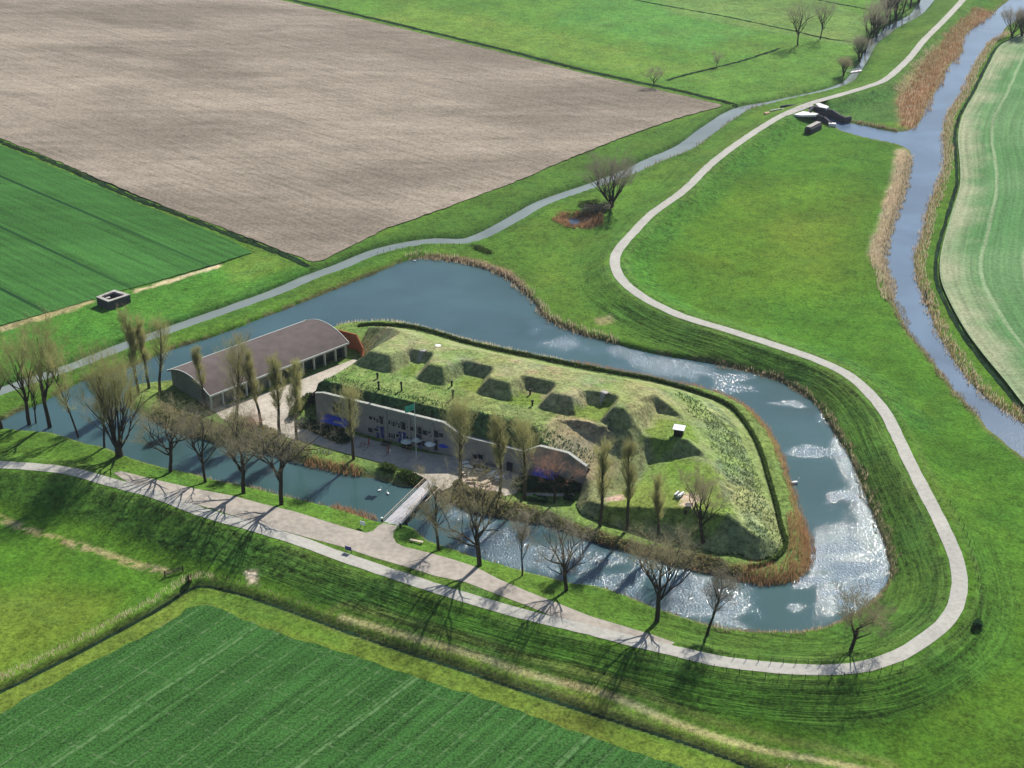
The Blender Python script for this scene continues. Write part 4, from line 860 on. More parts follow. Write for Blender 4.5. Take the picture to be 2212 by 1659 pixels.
for xx in (-.58, SHL + .46):
    for i in range(24):
        z0_, z1_ = arc(np.clip(tt[i], 0, SHW)), arc(np.clip(tt[i+1], 0, SHW))
        p = [(xx, tt[i], z0_ + .02), (xx + .12, tt[i], z0_ + .02), (xx + .12, tt[i+1], z1_ + .02), (xx, tt[i+1], z1_ + .02)]; p2 = [(a_[0], a_[1], a_[2] + .36) for a_ in p]
        mb.add(p + p2, [(3, 2, 1, 0), (4, 5, 6, 7), (0, 1, 5, 4), (2, 3, 7, 6)])
for t_ in (-.38, SHW + .3): mb.box((SHL / 2, t_, ZE - .02), (SHL + 1.1, .16, .42))
mb.build("roof_trim", M['trim'], ro_)
mb = MB()
n_ = 16; pr = [(t_, arc(t_) - .02) for t_ in np.linspace(.5, SHW - .1, n_)]
for xx in (.15, SHL - .4):
    m = MB(); base_ = [(xx, pr[0][0], -.1), (xx, pr[-1][0], -.1)]; prof = [(xx, a_, b_) for a_, b_ in pr]; ring = base_ + prof[::-1]
    k_ = len(ring); m.add(ring + [(p[0] + .25, p[1], p[2]) for p in ring], [tuple(range(k_)), tuple(range(2*k_-1, k_-1, -1))] + [(i, i + k_, (i+1) % k_ + k_, (i+1) % k_) for i in range(k_)])
    m.build("gable_wall", M['shedwall'], shed)
m = MB(); m.box((SHL/2, SHW - .25, 1.8), (SHL - .6, .2, 3.8)); m.build("back_wall", M['shedwall'], shed)
bays = 12; bw = SHL / bays
for i in range(bays):
    m = MB(); xx = (i + .5) * bw
    if i in (0, 1, 4, 5, 7): m.box((xx, .75 + .002 * i, 1.75), (bw - .24, .15, 3.6)); m.build("wall_panel", M['shedwall'], shed)
    else:
        m.box((xx, 1.35, 1.75), (bw - .24, .1, 3.6)); g_ = m.build("glazing", M['glassdark'], shed)
        m = MB(); m.box((xx, 1.27, 1.75), (.1, .08, 3.4)); m.build("mullion", M['black'], g_)
for i in range(bays + 1):
    m = MB(); m.box((min(max(i * bw, .14), SHL - .14), .35, 1.75), (.24, .6, 3.6)); m.build("column", M['trim'], shed)
m = MB(); m.box((-2.5, 5.5, .35), (3.6, .12, .7)); 
# rusty retaining wall at the right end of the shed
def wall_strip(name, pts, thick, mat, zs, label=None, cat=None, parent=None):
    m = MB(); P0 = [np.array(p[:2]) for p in pts]; rel = P0[0]
    for i in range(len(pts) - 1):
        a = P0[i] - rel; b_ = P0[i+1] - rel; d_ = (b_ - a) / np.linalg.norm(b_ - a); n_ = np.array((-d_[1], d_[0])) * thick
        za, zb = zs[i], zs[i+1]; o_ = .002 * i
        v = [(a[0], a[1], za[0]), (b_[0], b_[1], zb[0]), (b_[0]+n_[0], b_[1]+n_[1], zb[0]), (a[0]+n_[0], a[1]+n_[1], za[0])]
        v += [(a[0], a[1], za[1]+o_), (b_[0], b_[1], zb[1]+o_), (b_[0]+n_[0], b_[1]+n_[1], zb[1]+o_), (a[0]+n_[0], a[1]+n_[1], za[1]+o_)]
        m.add(v, [(3, 2, 1, 0), (4, 5, 6, 7), (0, 1, 5, 4), (1, 2, 6, 5), (2, 3, 7, 6), (3, 0, 4, 7)])
    o = m.build(name, mat, parent, loc=(rel[0], rel[1], 0)); return tag(o, label, cat) if label else o
wall_strip("retaining_wall", [P(727,712,5.3), P(769,723,5.3), P(783,753,3.2), P(781,772,1.9)], .3, M['corten'], [(.9,5.3),(.9,5.3),(.9,3.4),(.9,1.9)], "rust-coloured steel retaining wall between the shed and the mound", "wall")

# ---------------------------------------------------------------- bridge
DZ = 1.95
bl = [tuple(np.array(P(923,1036,DZ)) * (1 - k / 5) + np.array(P(829,1128,DZ)) * k / 5) for k in range(6)]; br = [tuple(np.array(P(942,1042,DZ)) * (1 - k / 5) + np.array(P(862,1136,DZ)) * k / 5) for k in range(6)]
c0 = ((bl[0][0] + br[-1][0]) / 2, (bl[0][1] + br[-1][1]) / 2)
bridge = empty("wooden_bridge", (c0[0], c0[1], 0), 0, "grey plank footbridge crossing the moat to the fort", "bridge")
m = MB(); nb = len(bl)
v = [(p[0]-c0[0], p[1]-c0[1], DZ) for p in bl] + [(p[0]-c0[0], p[1]-c0[1], DZ) for p in br]; v2 = [(a, b_, c_ - .3) for a, b_, c_ in v]
fs = [];
for i in range(nb - 1): fs += [(i, i+1, nb+i+1, nb+i), (2*nb+i+1, 2*nb+i, 3*nb+i, 3*nb+i+1), (i, 2*nb+i, 2*nb+i+1, i+1), (nb+i+1, 3*nb+i+1, 3*nb+i, nb+i)]
m.add(v + v2, fs); m.build("deck", M['plank'], bridge)
m = MB()                                                # plank seams and kerbs
for k in range(40):
    f_ = (k + .5) / 40 * (nb - 1); i = min(int(f_), nb - 2); g = f_ - i
    a = np.array(bl[i]) * (1-g) + np.array(bl[i+1]) * g; b_ = np.array(br[i]) * (1-g) + np.array(br[i+1]) * g
    m.bar((a[0]-c0[0], a[1]-c0[1], DZ + .01), (b_[0]-c0[0], b_[1]-c0[1], DZ + .01), .035, n=4)
m.build("plank_seams", M['concrete'], bridge)
for ln, off_ in ((bl, .0), (br, .0)):
    m = MB(); L2 = [Vector((p[0]-c0[0], p[1]-c0[1], DZ + 1.0)) for p in ln]
    for i in range(nb - 1): m.bar(L2[i], L2[i+1], .05); m.bar(L2[i] - Vector((0, 0, .5)), L2[i+1] - Vector((0, 0, .5)), .03)
    for p in L2: m.bar(p - Vector((0, 0, 1.0)), p, .05)
    m.build("railing", M['palewood'], bridge)
for i in range(1, nb - 1):
    m = MB()
    for p in (bl[i], br[i]): m.bar((p[0]-c0[0], p[1]-c0[1], -1.4), (p[0]-c0[0], p[1]-c0[1], DZ - .3), .14, n=7)
    m.bar((bl[i][0]-c0[0], bl[i][1]-c0[1], DZ - .42), (br[i][0]-c0[0], br[i][1]-c0[1], DZ - .42), .1); m.build("trestle", M['darkconc'], bridge)
# jetty rail to the right of the bridge
ja, jb = P(967.5, 1034.6, 2.2), P(918, 1083.8, 2.2); m = MB(); m.bar((0, 0, 2.2), (jb[0]-ja[0], jb[1]-ja[1], 2.2), .09); m.bar((0, 0, 1.8), (jb[0]-ja[0], jb[1]-ja[1], 1.8), .05)
for k in range(6): m.bar(((jb[0]-ja[0])*k/5, (jb[1]-ja[1])*k/5, -1 if k > 1 else 1), ((jb[0]-ja[0])*k/5, (jb[1]-ja[1])*k/5, 2.2), .07)
tag(m.build("handrail", M['palewood'], loc=(ja[0], ja[1], 0)), "long pale handrail slanting to the water just right of the bridge", "handrail")
def bollard(u, v, label):
    x_, y_, z_ = at(u, v, 2); r_ = empty("bollard", (x_, y_, z_), 0, label, "bollard", "bollards at the foot of the bridge"); m = MB(); m.bar((0,0,0),(0,0,.95),.22,.2,8); m.build("post", M['black'], r_); m = MB(); m.bar((0,0,.96),(0,0,1.2),.26,.2,8); m.build("cap", M['white'], r_)
bollard(825, 1124, "dark post with white top left of the near end of the bridge"); bollard(865, 1139, "dark post with white top right of the near end of the bridge")

# ---------------------------------------------------------------- sluice, shelters
SL = empty("sluice", (*P(1765, 240, 1), 0), 0, "dark masonry sluice under the dike road where the side channel meets it", "sluice")
sl0 = np.array(P(1765, 240, 1))
def slw(name, pts, thick, mat):
    m = MB(); pp = [(np.array(P(u, v, zt)) - sl0, zt) for u, v, zt in pts]
    for i in range(len(pp) - 1):
        (a, za), (b_, zb) = pp[i], pp[i+1]; d_ = b_ - a; d_ /= np.linalg.norm(d_); n_ = np.array((-d_[1], d_[0])) * thick
        v = [(a[0], a[1], -1.5), (b_[0], b_[1], -1.5), (b_[0]+n_[0], b_[1]+n_[1], -1.5), (a[0]+n_[0], a[1]+n_[1], -1.5), (a[0], a[1], za), (b_[0], b_[1], zb), (b_[0]+n_[0], b_[1]+n_[1], zb), (a[0]+n_[0], a[1]+n_[1], za)]
        m.add(v, [(3, 2, 1, 0), (4, 5, 6, 7), (0, 1, 5, 4), (1, 2, 6, 5), (2, 3, 7, 6), (3, 0, 4, 7)])
    m.build(name, mat, SL)
slw("wing_wall", [(1757,230,3.3),(1775,233,3.2),(1798,238,2.9),(1811,247,2.5),(1825,254,2.2),(1840,252,2.0)], .8, M['darkconc'])
slw("wing_wall", [(1748,243,3.3),(1768,249,3.0),(1779,252,2.4),(1794,265,1.6)], .7, M['darkconc'])
slw("wall_head", [(1790,267,1.5),(1806,268,1.5)], 1.6, M['paleconc'])
slw("head_wall", [(1746,243,3.2),(1759,230,3.2)], .6, M['darkconc'])
def pad(name, uv, z0, th, mat, parent=None, rel=sl0):
    m = MB(); p = [tuple(np.array(P(u, v, z0)) - rel) for u, v in uv]; m.prism(p, z0 - th, z0); return m.build(name, mat, parent)
pad("paved_slope", [(1762,224),(1770,222),(1791,230),(1786,234),(1770,231)], 3.3, .8, M['paleconc'], SL)
pad("paved_slope", [(1714,247),(1735,240),(1768,245),(1762,248.5),(1730,249)], 3.25, .6, M['paleconc'], SL)
pad("deck", [(1688,246),(1752,222),(1758,228),(1700,250)], 3.12, .5, M['concrete'], SL)
slw("inlet_wall", [(1687,229,1.9),(1700,227,2.2),(1722,226,2.6),(1745,223,3.0)], .8, M['darkconc'])
slw("inlet_coping", [(1664,239,1.4),(1687,235,1.9),(1712,237,2.4)], .7, M['concrete'])
pad("masonry_block", [(1650,243),(1660,240.5),(1664,243),(1655,246)], 1.6, 1.6, M['wood'], SL)
def hut(u, v, rz, L, W_, H_, label):
    x_, y_, z_ = at(u, v, 1.5); r_ = empty("concrete_shelter", (x_, y_, z_), rz, label, "shelter")
    m = MB(); pr = [(-W_/2, -.3), (W_/2, -.3), (W_/2, H_*.72), (W_*.30, H_), (-W_*.30, H_), (-W_/2, H_*.72)]
    m.add([(-L/2, a, b_) for a, b_ in pr] + [(L/2, a, b_) for a, b_ in pr], [(0, 1, 2, 3, 4, 5)[::-1], (6, 7, 8, 9, 10, 11)] + [(i, (i+1) % 6, 6 + (i+1) % 6, 6 + i) for i in range(6)])
    m.build("body", M['darkconc'], r_)
    m = MB(); m.box((0, 0, H_ + .08), (L + .1, W_*.66, .14)); m.build("roof_slab", M['concrete'], r_)
    m = MB(); m.box((-L/2 - .04, -W_*.05, H_*.33), (.1, 1.0, H_*.62)); m.build("doorway", M['black'], r_)
a_, b_ = np.array(P(1743, 290, 1.5)), np.array(P(1765, 279, 1.5)); e_ = b_ - a_
hut(1756, 283, math.atan2(e_[1], e_[0]), np.linalg.norm(e_) + .4, 2.6, 2.3, "small dark concrete shelter standing alone in the grass below the sluice")
# open-topped bunker on the left
zt = 3.1; q4 = [np.array(P(u, v, zt)) for u, v in [(208,642.5),(234,653),(281,637.5),(247,627.5)]]; cb = sum(q4) / 4
bk = empty("concrete_bunker", (cb[0], cb[1], .9), 0, "open-topped concrete bunker at the edge of the green field on the left", "bunker")
outer = [tuple(p - cb) for p in q4]; inner = [tuple((p - cb) * .58) for p in q4]; m = MB(); n4 = 4
lv = zt - .9; v = [(*p, -.3) for p in outer] + [(*p, lv) for p in outer] + [(*p, lv) for p in inner] + [(*p, lv - 1.3) for p in inner]
m.add(v, [(i, (i+1) % 4, 4 + (i+1) % 4, 4 + i) for i in range(4)] + [(4+i, 4+(i+1) % 4, 8+(i+1) % 4, 8+i) for i in range(4)] + [(8+i, 8+(i+1) % 4, 12+(i+1) % 4, 12+i) for i in range(4)] + [(12, 13, 14, 15)])
m.build("wall", M['darkconc'], bk)
m = MB(); k4 = [tuple((p - cb) * 1.02) for p in q4]; k5 = [tuple((p - cb) * .70) for p in q4]
for i in range(4):
    j = (i + 1) % 4; m.add([(*k4[i], lv + .01), (*k4[j], lv + .01), (*k5[j], lv + .01), (*k5[i], lv + .01), (*k4[i], lv + .2), (*k4[j], lv + .2), (*k5[j], lv + .2), (*k5[i], lv + .2)], [(4, 5, 6, 7), (0, 1, 5, 4), (2, 3, 7, 6)])
m.build("rim", M['concrete'], bk)
m = MB(); c_ = (inner[0][0] * .5 + inner[1][0] * .5) * .7, (inner[0][1] * .5 + inner[1][1] * .5) * .7; m.box((c_[0], c_[1], lv - .5), (1.0, .8, 1.2), .6); m.build("pedestal", M['concrete'], bk)
# white-roofed hut on the mound
x_, y_, z_ = atm(1466, 940, 9); r_ = empty("small_hut", (x_, y_, z_), math.radians(-18), "tiny hut with a bright white roof in the right-hand hollow of the mound", "hut"); r_.scale = (.78, .78, .8)
m = MB(); m.box((0, 0, .9), (2.3, 1.6, 1.9)); m.build("body", M['black'], r_); m = MB(); m.add([(-1.5, -1.1, 1.9), (1.5, -1.1, 1.9), (1.5, 1.1, 2.3), (-1.5, 1.1, 2.3), (-1.5, -1.1, 2.05), (1.5, -1.1, 2.05), (1.5, 1.1, 2.45), (-1.5, 1.1, 2.45)], [(3,2,1,0),(4,5,6,7),(0,1,5,4),(1,2,6,5),(2,3,7,6),(3,0,4,7)]); m.build("roof", M['white'], r_)
# stair slabs in two hollows
def slab(u0, v0, u1, v1, label, wd=.9):
    a = np.array(atm(u0, v0, 12)); b_ = np.array(atm(u1, v1, 10.5)); r_ = empty("stone_stair", tuple(b_), math.atan2(a[1]-b_[1], a[0]-b_[0]), label, "stair"); L = np.linalg.norm((a-b_)[:2]); H_ = a[2] - b_[2] + .75
    m = MB(); k = 7
    for i in range(k): m.box(((i + .5) * L / k, 0, H_ * (i + 1) / k / 2 - .2), (L / k - .01, wd, H_ * (i + 1) / k + .3))
    m.build("steps", M['concrete'], r_); m = MB(); m.box((L + .5, 0, H_ - .02), (1.0, wd * 1.7, .2)); m.build("landing", M['concrete'], r_)
slab(911, 765, 904, 781, "pale stone stair in the hollow nearest the shed"); slab(1303, 856, 1294, 875, "pale stone stair in the fourth hollow, with dark debris at its foot")
for k, (u, v, lb) in enumerate([(815.5, 817, "short black vent pipe highest on the left of the mound, nearest the shed"), (818.5, 842, "black vent pipe below the one nearest the shed, above the left wing"), (868, 844, "leaning black vent pipe above the middle of the left wing"), (976, 834, "short black vent pipe at the right foot of a dark bank on the mound"), (978.5, 860, "tall black vent pipe above the right end of the left wing"), (1245, 853, "black vent pipe in the third hollow of the mound"), (1250, 876, "low black vent pipe beside the fourth dark bank")]):
    x_, y_, z_ = atm(u if k < 5 else u - 100, v, 10.5); r_ = empty("vent_pipe", (x_, y_, z_), k, lb, "vent pipe", "vent pipes on the mound")
    m = MB(); hh = 1.7 if k in (1, 2, 4) else 1.0; m.bar((0, 0, -.3), (.25 if k == 2 else 0, 0, hh), .2, .2, 8); m.build("pipe", M['black'], r_); m = MB(); m.bar((.25 if k == 2 else 0, 0, hh), (.25 if k == 2 else 0, 0, hh + .3), .34, .22, 8); m.build("cowl", M['black'], r_)
# flag pole
x_, y_ = FW(on_facade(918, 905)[0], -4.0)[:2]; fp = empty("flagpole", (x_, y_, 1.2), 0, "white flagpole in front of the fort wall flying a green flag", "flagpole")
m = MB(); m.bar((0, 0, 0), (0, 0, 13.0), .09, .05, 8); m.build("pole", M['trim'], fp)
m = MB(); g = [];
for i in range(7):
    for j in range(4): g.append((-i * .33, .18 * math.sin(i * 1.1), 12.8 - j * .5 - i * .10))
m.add(g, [(i*4+j, i*4+j+1, (i+1)*4+j+1, (i+1)*4+j) for i in range(6) for j in range(3)]); m.build("flag", M['flag'], fp)

# ---------------------------------------------------------------- furniture of the yard
def picnic(x_, y_, z_, rz, label, mat='palewood', group="picnic tables on the terrace"):
    r_ = empty("picnic_table", (x_, y_, z_), rz, label, "picnic table", group)
    m = MB(); m.box((0, 0, .74), (1.9, .8, .07)); m.build("table_top", M[mat], r_)
    for s_ in (-1, 1): m = MB(); m.box((0, s_ * .75, .45), (1.9, .28, .06)); m.build("bench", M[mat], r_)
    m = MB()
    for xx in (-.65, .65): m.bar((xx, -.7, 0), (xx, .25, .72), .05); m.bar((xx, .7, 0), (xx, -.25, .72), .05); m.bar((xx, -.8, .42), (xx, .8, .42), .04)
    m.build("frame", M['wood'], r_); return r_
pads = [(1002,1006,"white picnic table at the left rear corner of the pebbly terrace",'white',.4),(1012,1014,"bright white picnic table just behind the poplar on the terrace",'white',-.4),(1003,1024,"pale wooden picnic table at the left edge of the pebbly terrace",'palewood',.9),(1036,1021,"pale wooden picnic table at the back middle of the terrace",'palewood',-.3),(1064,1028,"white picnic table at the right rear corner of the terrace",'white',1.2),(1061,1036,"pale picnic table below the right rear white one",'palewood',.5),(1021,1040,"pale picnic table in the middle of the terrace",'palewood',.0),(1048,1048,"pale wooden picnic table near the front of the terrace",'palewood',.7),(1039,1063,"lone pale picnic table nearest the water",'palewood',.3),(1079,1037,"white table beside the right-hand end of the terrace path",'white',.2)]
for u, v, lb, mt_, rz in pads:
    x_, y_ = P(u, v, 1.25); picnic(x_, y_, 1.27, rz, lb, mt_)
sheet("pebble_terrace", [(996,1018),(1006,1008),(1020,1004),(1050,1010),(1080,1026),(1082,1048),(1066,1062),(1040,1066),(1010,1058),(997,1042)], 1.2, M['rubble'], .09)
hedge("terrace_planting", [P(1018,1012,1.2), P(1040,1014,1.2), P(1062,1024,1.2)], 1.0, .9, 500, M['leafdark'], 90, "low dark planting along the rear edge of the pebbly terrace", "planting")
thicket(PP([(985,1052),(1010,1068),(1045,1078),(1080,1080)], 1.0), 2.5, 1.3, 3500, 91)
for (u, v, lb, mt_) in [(878,968,"dark table with benches in the shade by the left blue doors",'black'),(835,962,"dark table in the shade left of the blue doors",'black'),(862,950,"dark table close under the fort wall",'black')]:
    x_, y_ = P(u, v, 1.25); picnic(x_, y_, 1.27, -.45, lb, mt_, "dark tables in the shaded yard")
def parasol(u, v, mat, label, grp="sunshades in the shaded yard"):
    x_, y_ = P(u, v, 1.25); r_ = empty("parasol", (x_, y_, 1.26), 0, label, "parasol", grp)
    m = MB(); m.bar((0,0,0),(0,0,2.3),.04); m.build("pole", M['palewood'], r_); m = MB(); n_ = 8; a = [(1.25*math.cos(2*math.pi*i/n_), 1.25*math.sin(2*math.pi*i/n_), 2.0) for i in range(n_)] + [(0,0,2.5)]; m.add(a, [(i,(i+1)%n_,n_) for i in range(n_)] + [tuple(range(n_-1,-1,-1))]); m.build("canopy", M[mat], r_)
parasol(878.5, 972, 'trim', "pale half-open parasol left of the black door"); parasol(902, 968, 'trim', "pale parasol directly before the black door")
parasol(930, 977, 'white', "white parasol near the dark-blue door"); parasol(960, 980, 'bluetarp', "blue parasol at the foot of the sloping wall end"); parasol(972, 976, 'white', "white parasol right of the blue one by the poplar")
def awning(s0, s1, z1, z0, depth, label):
    c = FW((s0+s1)/2, -.1); r_ = empty("blue_awning", (c[0], c[1], 1.2), F_ROT, label, "awning"); w_ = s1 - s0; m = MB()
    m.add([(-w_/2, 0, z1), (w_/2, 0, z1), (w_/2, -depth, z0), (-w_/2, -depth, z0), (-w_/2, 0, z1+.06), (w_/2, 0, z1+.06), (w_/2, -depth, z0+.06), (-w_/2, -depth, z0+.06)], [(0,1,2,3),(7,6,5,4),(0,4,5,1),(3,2,6,7),(0,3,7,4),(1,5,6,2)]); m.build("cloth", M['bluetarp'], r_)
    m = MB()
    for xx in (-w_/2 + .1, 0, w_/2 - .1): m.bar((xx, -depth + .1, -.1), (xx, -depth + .1, z0), .05)
    m.build("supports", M['concrete'], r_)
sA = on_facade(705, 905)[0]; awning(sA, sA + 6.5, 2.6, 2.0, 2.4, "bright blue cloth canopy against the foot of the left wing, in shade")
sB = on_facade(1158, 1015)[0]; awning(sB, sB + 5, 2.6, 2.0, 2.2, "blue cloth canopy against the foot of the right wing, behind bare red-brown twigs")
x_, y_ = P(738, 928, 1.25); r_ = empty("garden_shed", (x_, y_, 1.2), F_ROT, "small pale blue-grey garden box shed by the end of the dark hedge", "shed"); m = MB(); m.box((0,0,1.1),(2.0,2.4,2.2)); m.build("body", M['leaf'], r_); m = MB(); m.box((0,0,2.28),(2.3,2.7,.14)); m.build("roof", M['concrete'], r_)
# bicycles, sign, bench, people
def bike(u, v, rz, mat, label, z_=1.25, grp="bicycles parked by the island shore"):
    x_, y_ = P(u, v, z_); r_ = empty("bicycle", (x_, y_, z_ + .02), rz, label, "bicycle", grp)
    for xx in (-.55, .55):
        m = MB(); n_ = 12
        for i in range(n_): a0, a1 = 2*math.pi*i/n_, 2*math.pi*(i+1)/n_; m.bar((xx + .34*math.cos(a0), 0, .36 + .34*math.sin(a0)), (xx + .34*math.cos(a1), 0, .36 + .34*math.sin(a1)), .03, n=4)
        m.build("wheel", M['black'], r_)
    m = MB(); m.bar((-.55,0,.36),(-.1,0,.36),.03); m.bar((-.1,0,.36),(-.25,0,.9),.03); m.bar((-.25,0,.85),(.4,0,.88),.03); m.bar((-.1,0,.36),(.4,0,.85),.03); m.bar((.55,0,.36),(.38,0,1.0),.03); m.bar((-.55,0,.36),(-.23,0,.8),.025); m.build("frame", M[mat], r_)
    m = MB(); m.bar((.38,-.28,1.02),(.38,.28,1.02),.03); m.build("handlebar", M['black'], r_); m = MB(); m.box((-.27,0,.95),(.28,.16,.08)); m.build("saddle", M['black'], r_)
for u, v, rz, mt_, lb in [(688,980,.9,'white',"white bicycle leftmost of the row on the grassy shore below the path"),(695,982,.9,'black',"black bicycle second from the left in the shore row"),(701,983,.9,'white',"white bicycle in the middle of the shore row"),(707,985,.9,'cloth_r',"dark red bicycle fourth in the shore row"),(713,984,.9,'white',"white bicycle rightmost of the shore row"),(784,966,.3,'cloth_r',"red bicycle lying by the path edge beside the poplar"),(790,971,1.2,'white',"white bicycle beside the red one near the poplar"),(838,985,.8,'cloth_r',"red bicycle on the path edge above the dark bushes")]:
    bike(u, v, rz, mt_, lb, .8 if v > 975 and u < 720 else 1.25)
def sign(u, v, mat, label, w_=1.0, h_=.7, hh=1.5):
    x_, y_, z_ = at(u, v, 2); r_ = empty("notice_board", (x_, y_, z_), math.radians(-25), label, "sign"); m = MB()
    for xx in (-w_/2+.06, w_/2-.06): m.bar((xx, 0, -.2), (xx, 0, hh), .05)
    m.build("post", M['post'], r_); m = MB(); m.box((0, -.06, hh - h_/2), (w_, .06, h_)); m.build("panel", M[mat], r_)
sign(753, 1193, 'bluepaint', "blue information panel on the grass strip between road and track", 1.3, .8, 1.3)
sign(784, 1141, 'white', "white notice board on the grass near the left foot of the bridge", 1.1, .8, 1.6)
def bench(u, v, rz, label):
    x_, y_, z_ = at(u, v, 2); r_ = empty("bench", (x_, y_, z_), rz, label, "bench"); m = MB(); m.box((0,0,.45),(2.6,.5,.1)); m.build("seat", M['palewood'], r_)
    for xx in (-1.0, 1.0): m = MB(); m.box((xx,0,.2),(.2,.45,.4)); m.build("leg", M['wood'], r_)
bench(900, 1172, -.35, "low pale plank bench on the grass right of the bridge foot")
def gate_thing(u, v, rz, label):
    x_, y_, z_ = at(u, v, 1); r_ = empty("field_gate", (x_, y_, z_), rz, label, "gate"); m = MB()
    for k in range(4): m.box((0, 0, .3 + k * .28), (3.2, .06, .1))
    m.bar((-1.5, .04, .3), (1.5, .04, 1.1), .04); m.build("bars", M['post'], r_)
    for xx in (-1.7, 1.7): m = MB(); m.box((xx, 0, .6), (.2, .2, 1.5)); m.build("post", M['post'], r_)
gate_thing(376, 1240, .5, "dark field gate at the end of the tan furrow, lower left"); gate_thing(2000, 640, 1.4, "dark gate at the river's right bank beside the reeds")
hedge("dark_bush", [(*at(2106, 1356)[:2],), (*at(2116, 1353)[:2],)], 1.3, 1.1, 700, M['leaf'], 92, "dark blue-green bush outside the bend of the road at far right", "bush")
hedge("dark_bush", [(*at(408, 1262)[:2],), (*at(411, 1256)[:2],)], .9, 1.5, 300, M['leafdark'], 93, "tiny dark bush at the corner of the reedy ditch, lower left", "bush")
# fences: one thing each, every post a part
def fence(pts, n, label, h_=1.1, skip=()):
    L = smooth([p[:2] for p in pts], 1.0); cs = np.concatenate([[0], np.cumsum(np.linalg.norm(np.diff(L, axis=0), axis=1))]); c = L[0]; r_ = empty("wire_fence", (c[0], c[1], 0), 0, label, "fence"); tops = []
    proto = None
    for k in range(n):
        d_ = cs[-1] * k / (n - 1); x_ = float(np.interp(d_, cs, L[:, 0])); y_ = float(np.interp(d_, cs, L[:, 1])); z_ = float(hz(x_, y_)); tops.append((x_ - c[0], y_ - c[1], z_ + h_ * .9))
        if proto is None: m = MB(); m.bar((0, 0, -.2), (0, 0, h_), .055, .05, 6); proto = m.build("post", M['post'], r_); o = proto
        else: o = proto.copy(); COL.objects.link(o); o.parent = r_
        o.location = (x_ - c[0], y_ - c[1], z_)
    m = MB()
    for a, b_ in zip(tops[:-1], tops[1:]): m.bar(a, b_, .012, n=3); m.bar((a[0], a[1], a[2] - .4), (b_[0], b_[1], b_[2] - .4), .012, n=3)
    m.build("wire", M['post'], r_)
fence([at(1380,1420,1), at(1473,1430,1), at(1560,1450,1), at(1640,1462,1), at(1760,1468,1), at(1870,1460,1), at(1950,1440,1)], 22, "wire fence along the outer edge of the road at the bottom bend")
fence([at(1560,1416,2), at(1620,1428,2), at(1700,1434,2), at(1800,1436,2)], 10, "short wire fence on the inner verge of the road at the bottom bend")
fence([at(2052,1090,2), at(2085,1150,2), at(2105,1220,2), at(2120,1290,2), at(2118,1340,2)], 14, "wire fence outside the road at the far right bend")
fence([at(880,715,1), at(1000,748,1), at(1160,783,1), at(1320,817,1), at(1420,838,1)], 24, "fence of small posts inside the hedge behind the mound")
fence([at(760,552,1), at(872,540,1), at(960,533,1), at(1020,532,1)], 20, "row of small fence posts along the narrow canal north of the moat")
# people
def person(u, v, rz, top_m, leg_m, label, z_=1.26, h_=1.75, zf=None):
    x_, y_ = P(u, v, z_); z_ = z_ if zf is None else zf(x_, y_); m = bpy.data.meshes.new("person"); k = h_ / 1.75
    J = [(0,0,.92),(0,0,1.15),(0,0,1.42),(0,0,1.53),(0,.01,1.65),(.10,0,.86),(.11,.06,.48),(.11,.02,.06),(.11,.14,.03),(-.10,0,.86),(-.11,-.04,.48),(-.11,-.12,.06),(-.11,-.0,.03),(.19,0,1.40),(.24,.0,1.12),(.22,.14,.90),(-.19,0,1.40),(-.24,-.02,1.12),(-.21,.10,.90)]
    R = [.15,.14,.16,.06,.105,.10,.07,.05,.045,.10,.07,.05,.045,.07,.05,.04,.07,.05,.04]
    E = [(0,1),(1,2),(2,3),(3,4),(0,5),(5,6),(6,7),(7,8),(0,9),(9,10),(10,11),(11,12),(2,13),(13,14),(14,15),(2,16),(16,17),(17,18)]
    m.from_pydata([(a*k, b_*k, c*k) for a, b_, c in J], E, []); o = bpy.data.objects.new("person", m); link(o); o.location = (x_, y_, z_); o.rotation_euler = (0, 0, rz)
    md = o.modifiers.new("skin", 'SKIN')
    for i, s_ in enumerate(m.skin_vertices[0].data): s_.radius = (R[i]*k, R[i]*k); s_.use_root = (i == 0)
    o.modifiers.new("sub", 'SUBSURF').levels = 1; o.modifiers["sub"].render_levels = 1
    m.materials.append(M[top_m]); return tag(o, label, "person")
person(909, 975, .4, 'cloth_b', 'black', "person in blue standing in the shade before the black door"); person(797, 962, 2.0, 'cloth_r', 'black', "person in red on the pale path beside the poplar")
person(1012, 1034, 1.0, 'cloth_w', 'black', "person in pale clothes at the left of the pebbly terrace"); person(840, 978, 1.0, 'cloth_r', 'black', "person in red on the path above the dark bushes")
person(843, 984, -1.0, 'cloth_w', 'black', "person in pale clothes beside the red one on the path")
# waterbirds
def bird(u, v, rz, k, label):
    x_, y_ = P(u, v, 0); r_ = empty("swan", (x_, y_, .02), rz, label, "swan", "white birds on the water"); r_.scale = (k,)*3
    vs = []; fs = []; n_ = 10; prof = [(-.55,.02,.28),(-.4,.16,.2),(-.1,.24,.14),(.2,.22,.12),(.42,.1,.14),(.5,.02,.16)]
    for px, rr_, zc in prof:
        for i in range(n_): a = 2*math.pi*i/n_; vs.append((px, rr_*math.cos(a), zc + rr_*.8*math.sin(a)))
    for j in range(5):
        for i in range(n_): fs.append((j*n_+i, j*n_+(i+1)%n_, (j+1)*n_+(i+1)%n_, (j+1)*n_+i))
    m = MB(); m.add(vs, fs); m.bar((.42,0,.2),(.56,0,.5),.06,.045); m.bar((.56,0,.5),(.5,0,.72),.045,.045); m.bar((.5,0,.74),(.66,0,.70),.07,.04); m.build("body", M['bird'], r_, sm=True); m = MB(); m.bar((.66,0,.70),(.76,0,.67),.03,.01); m.build("beak", M['corten'], r_)
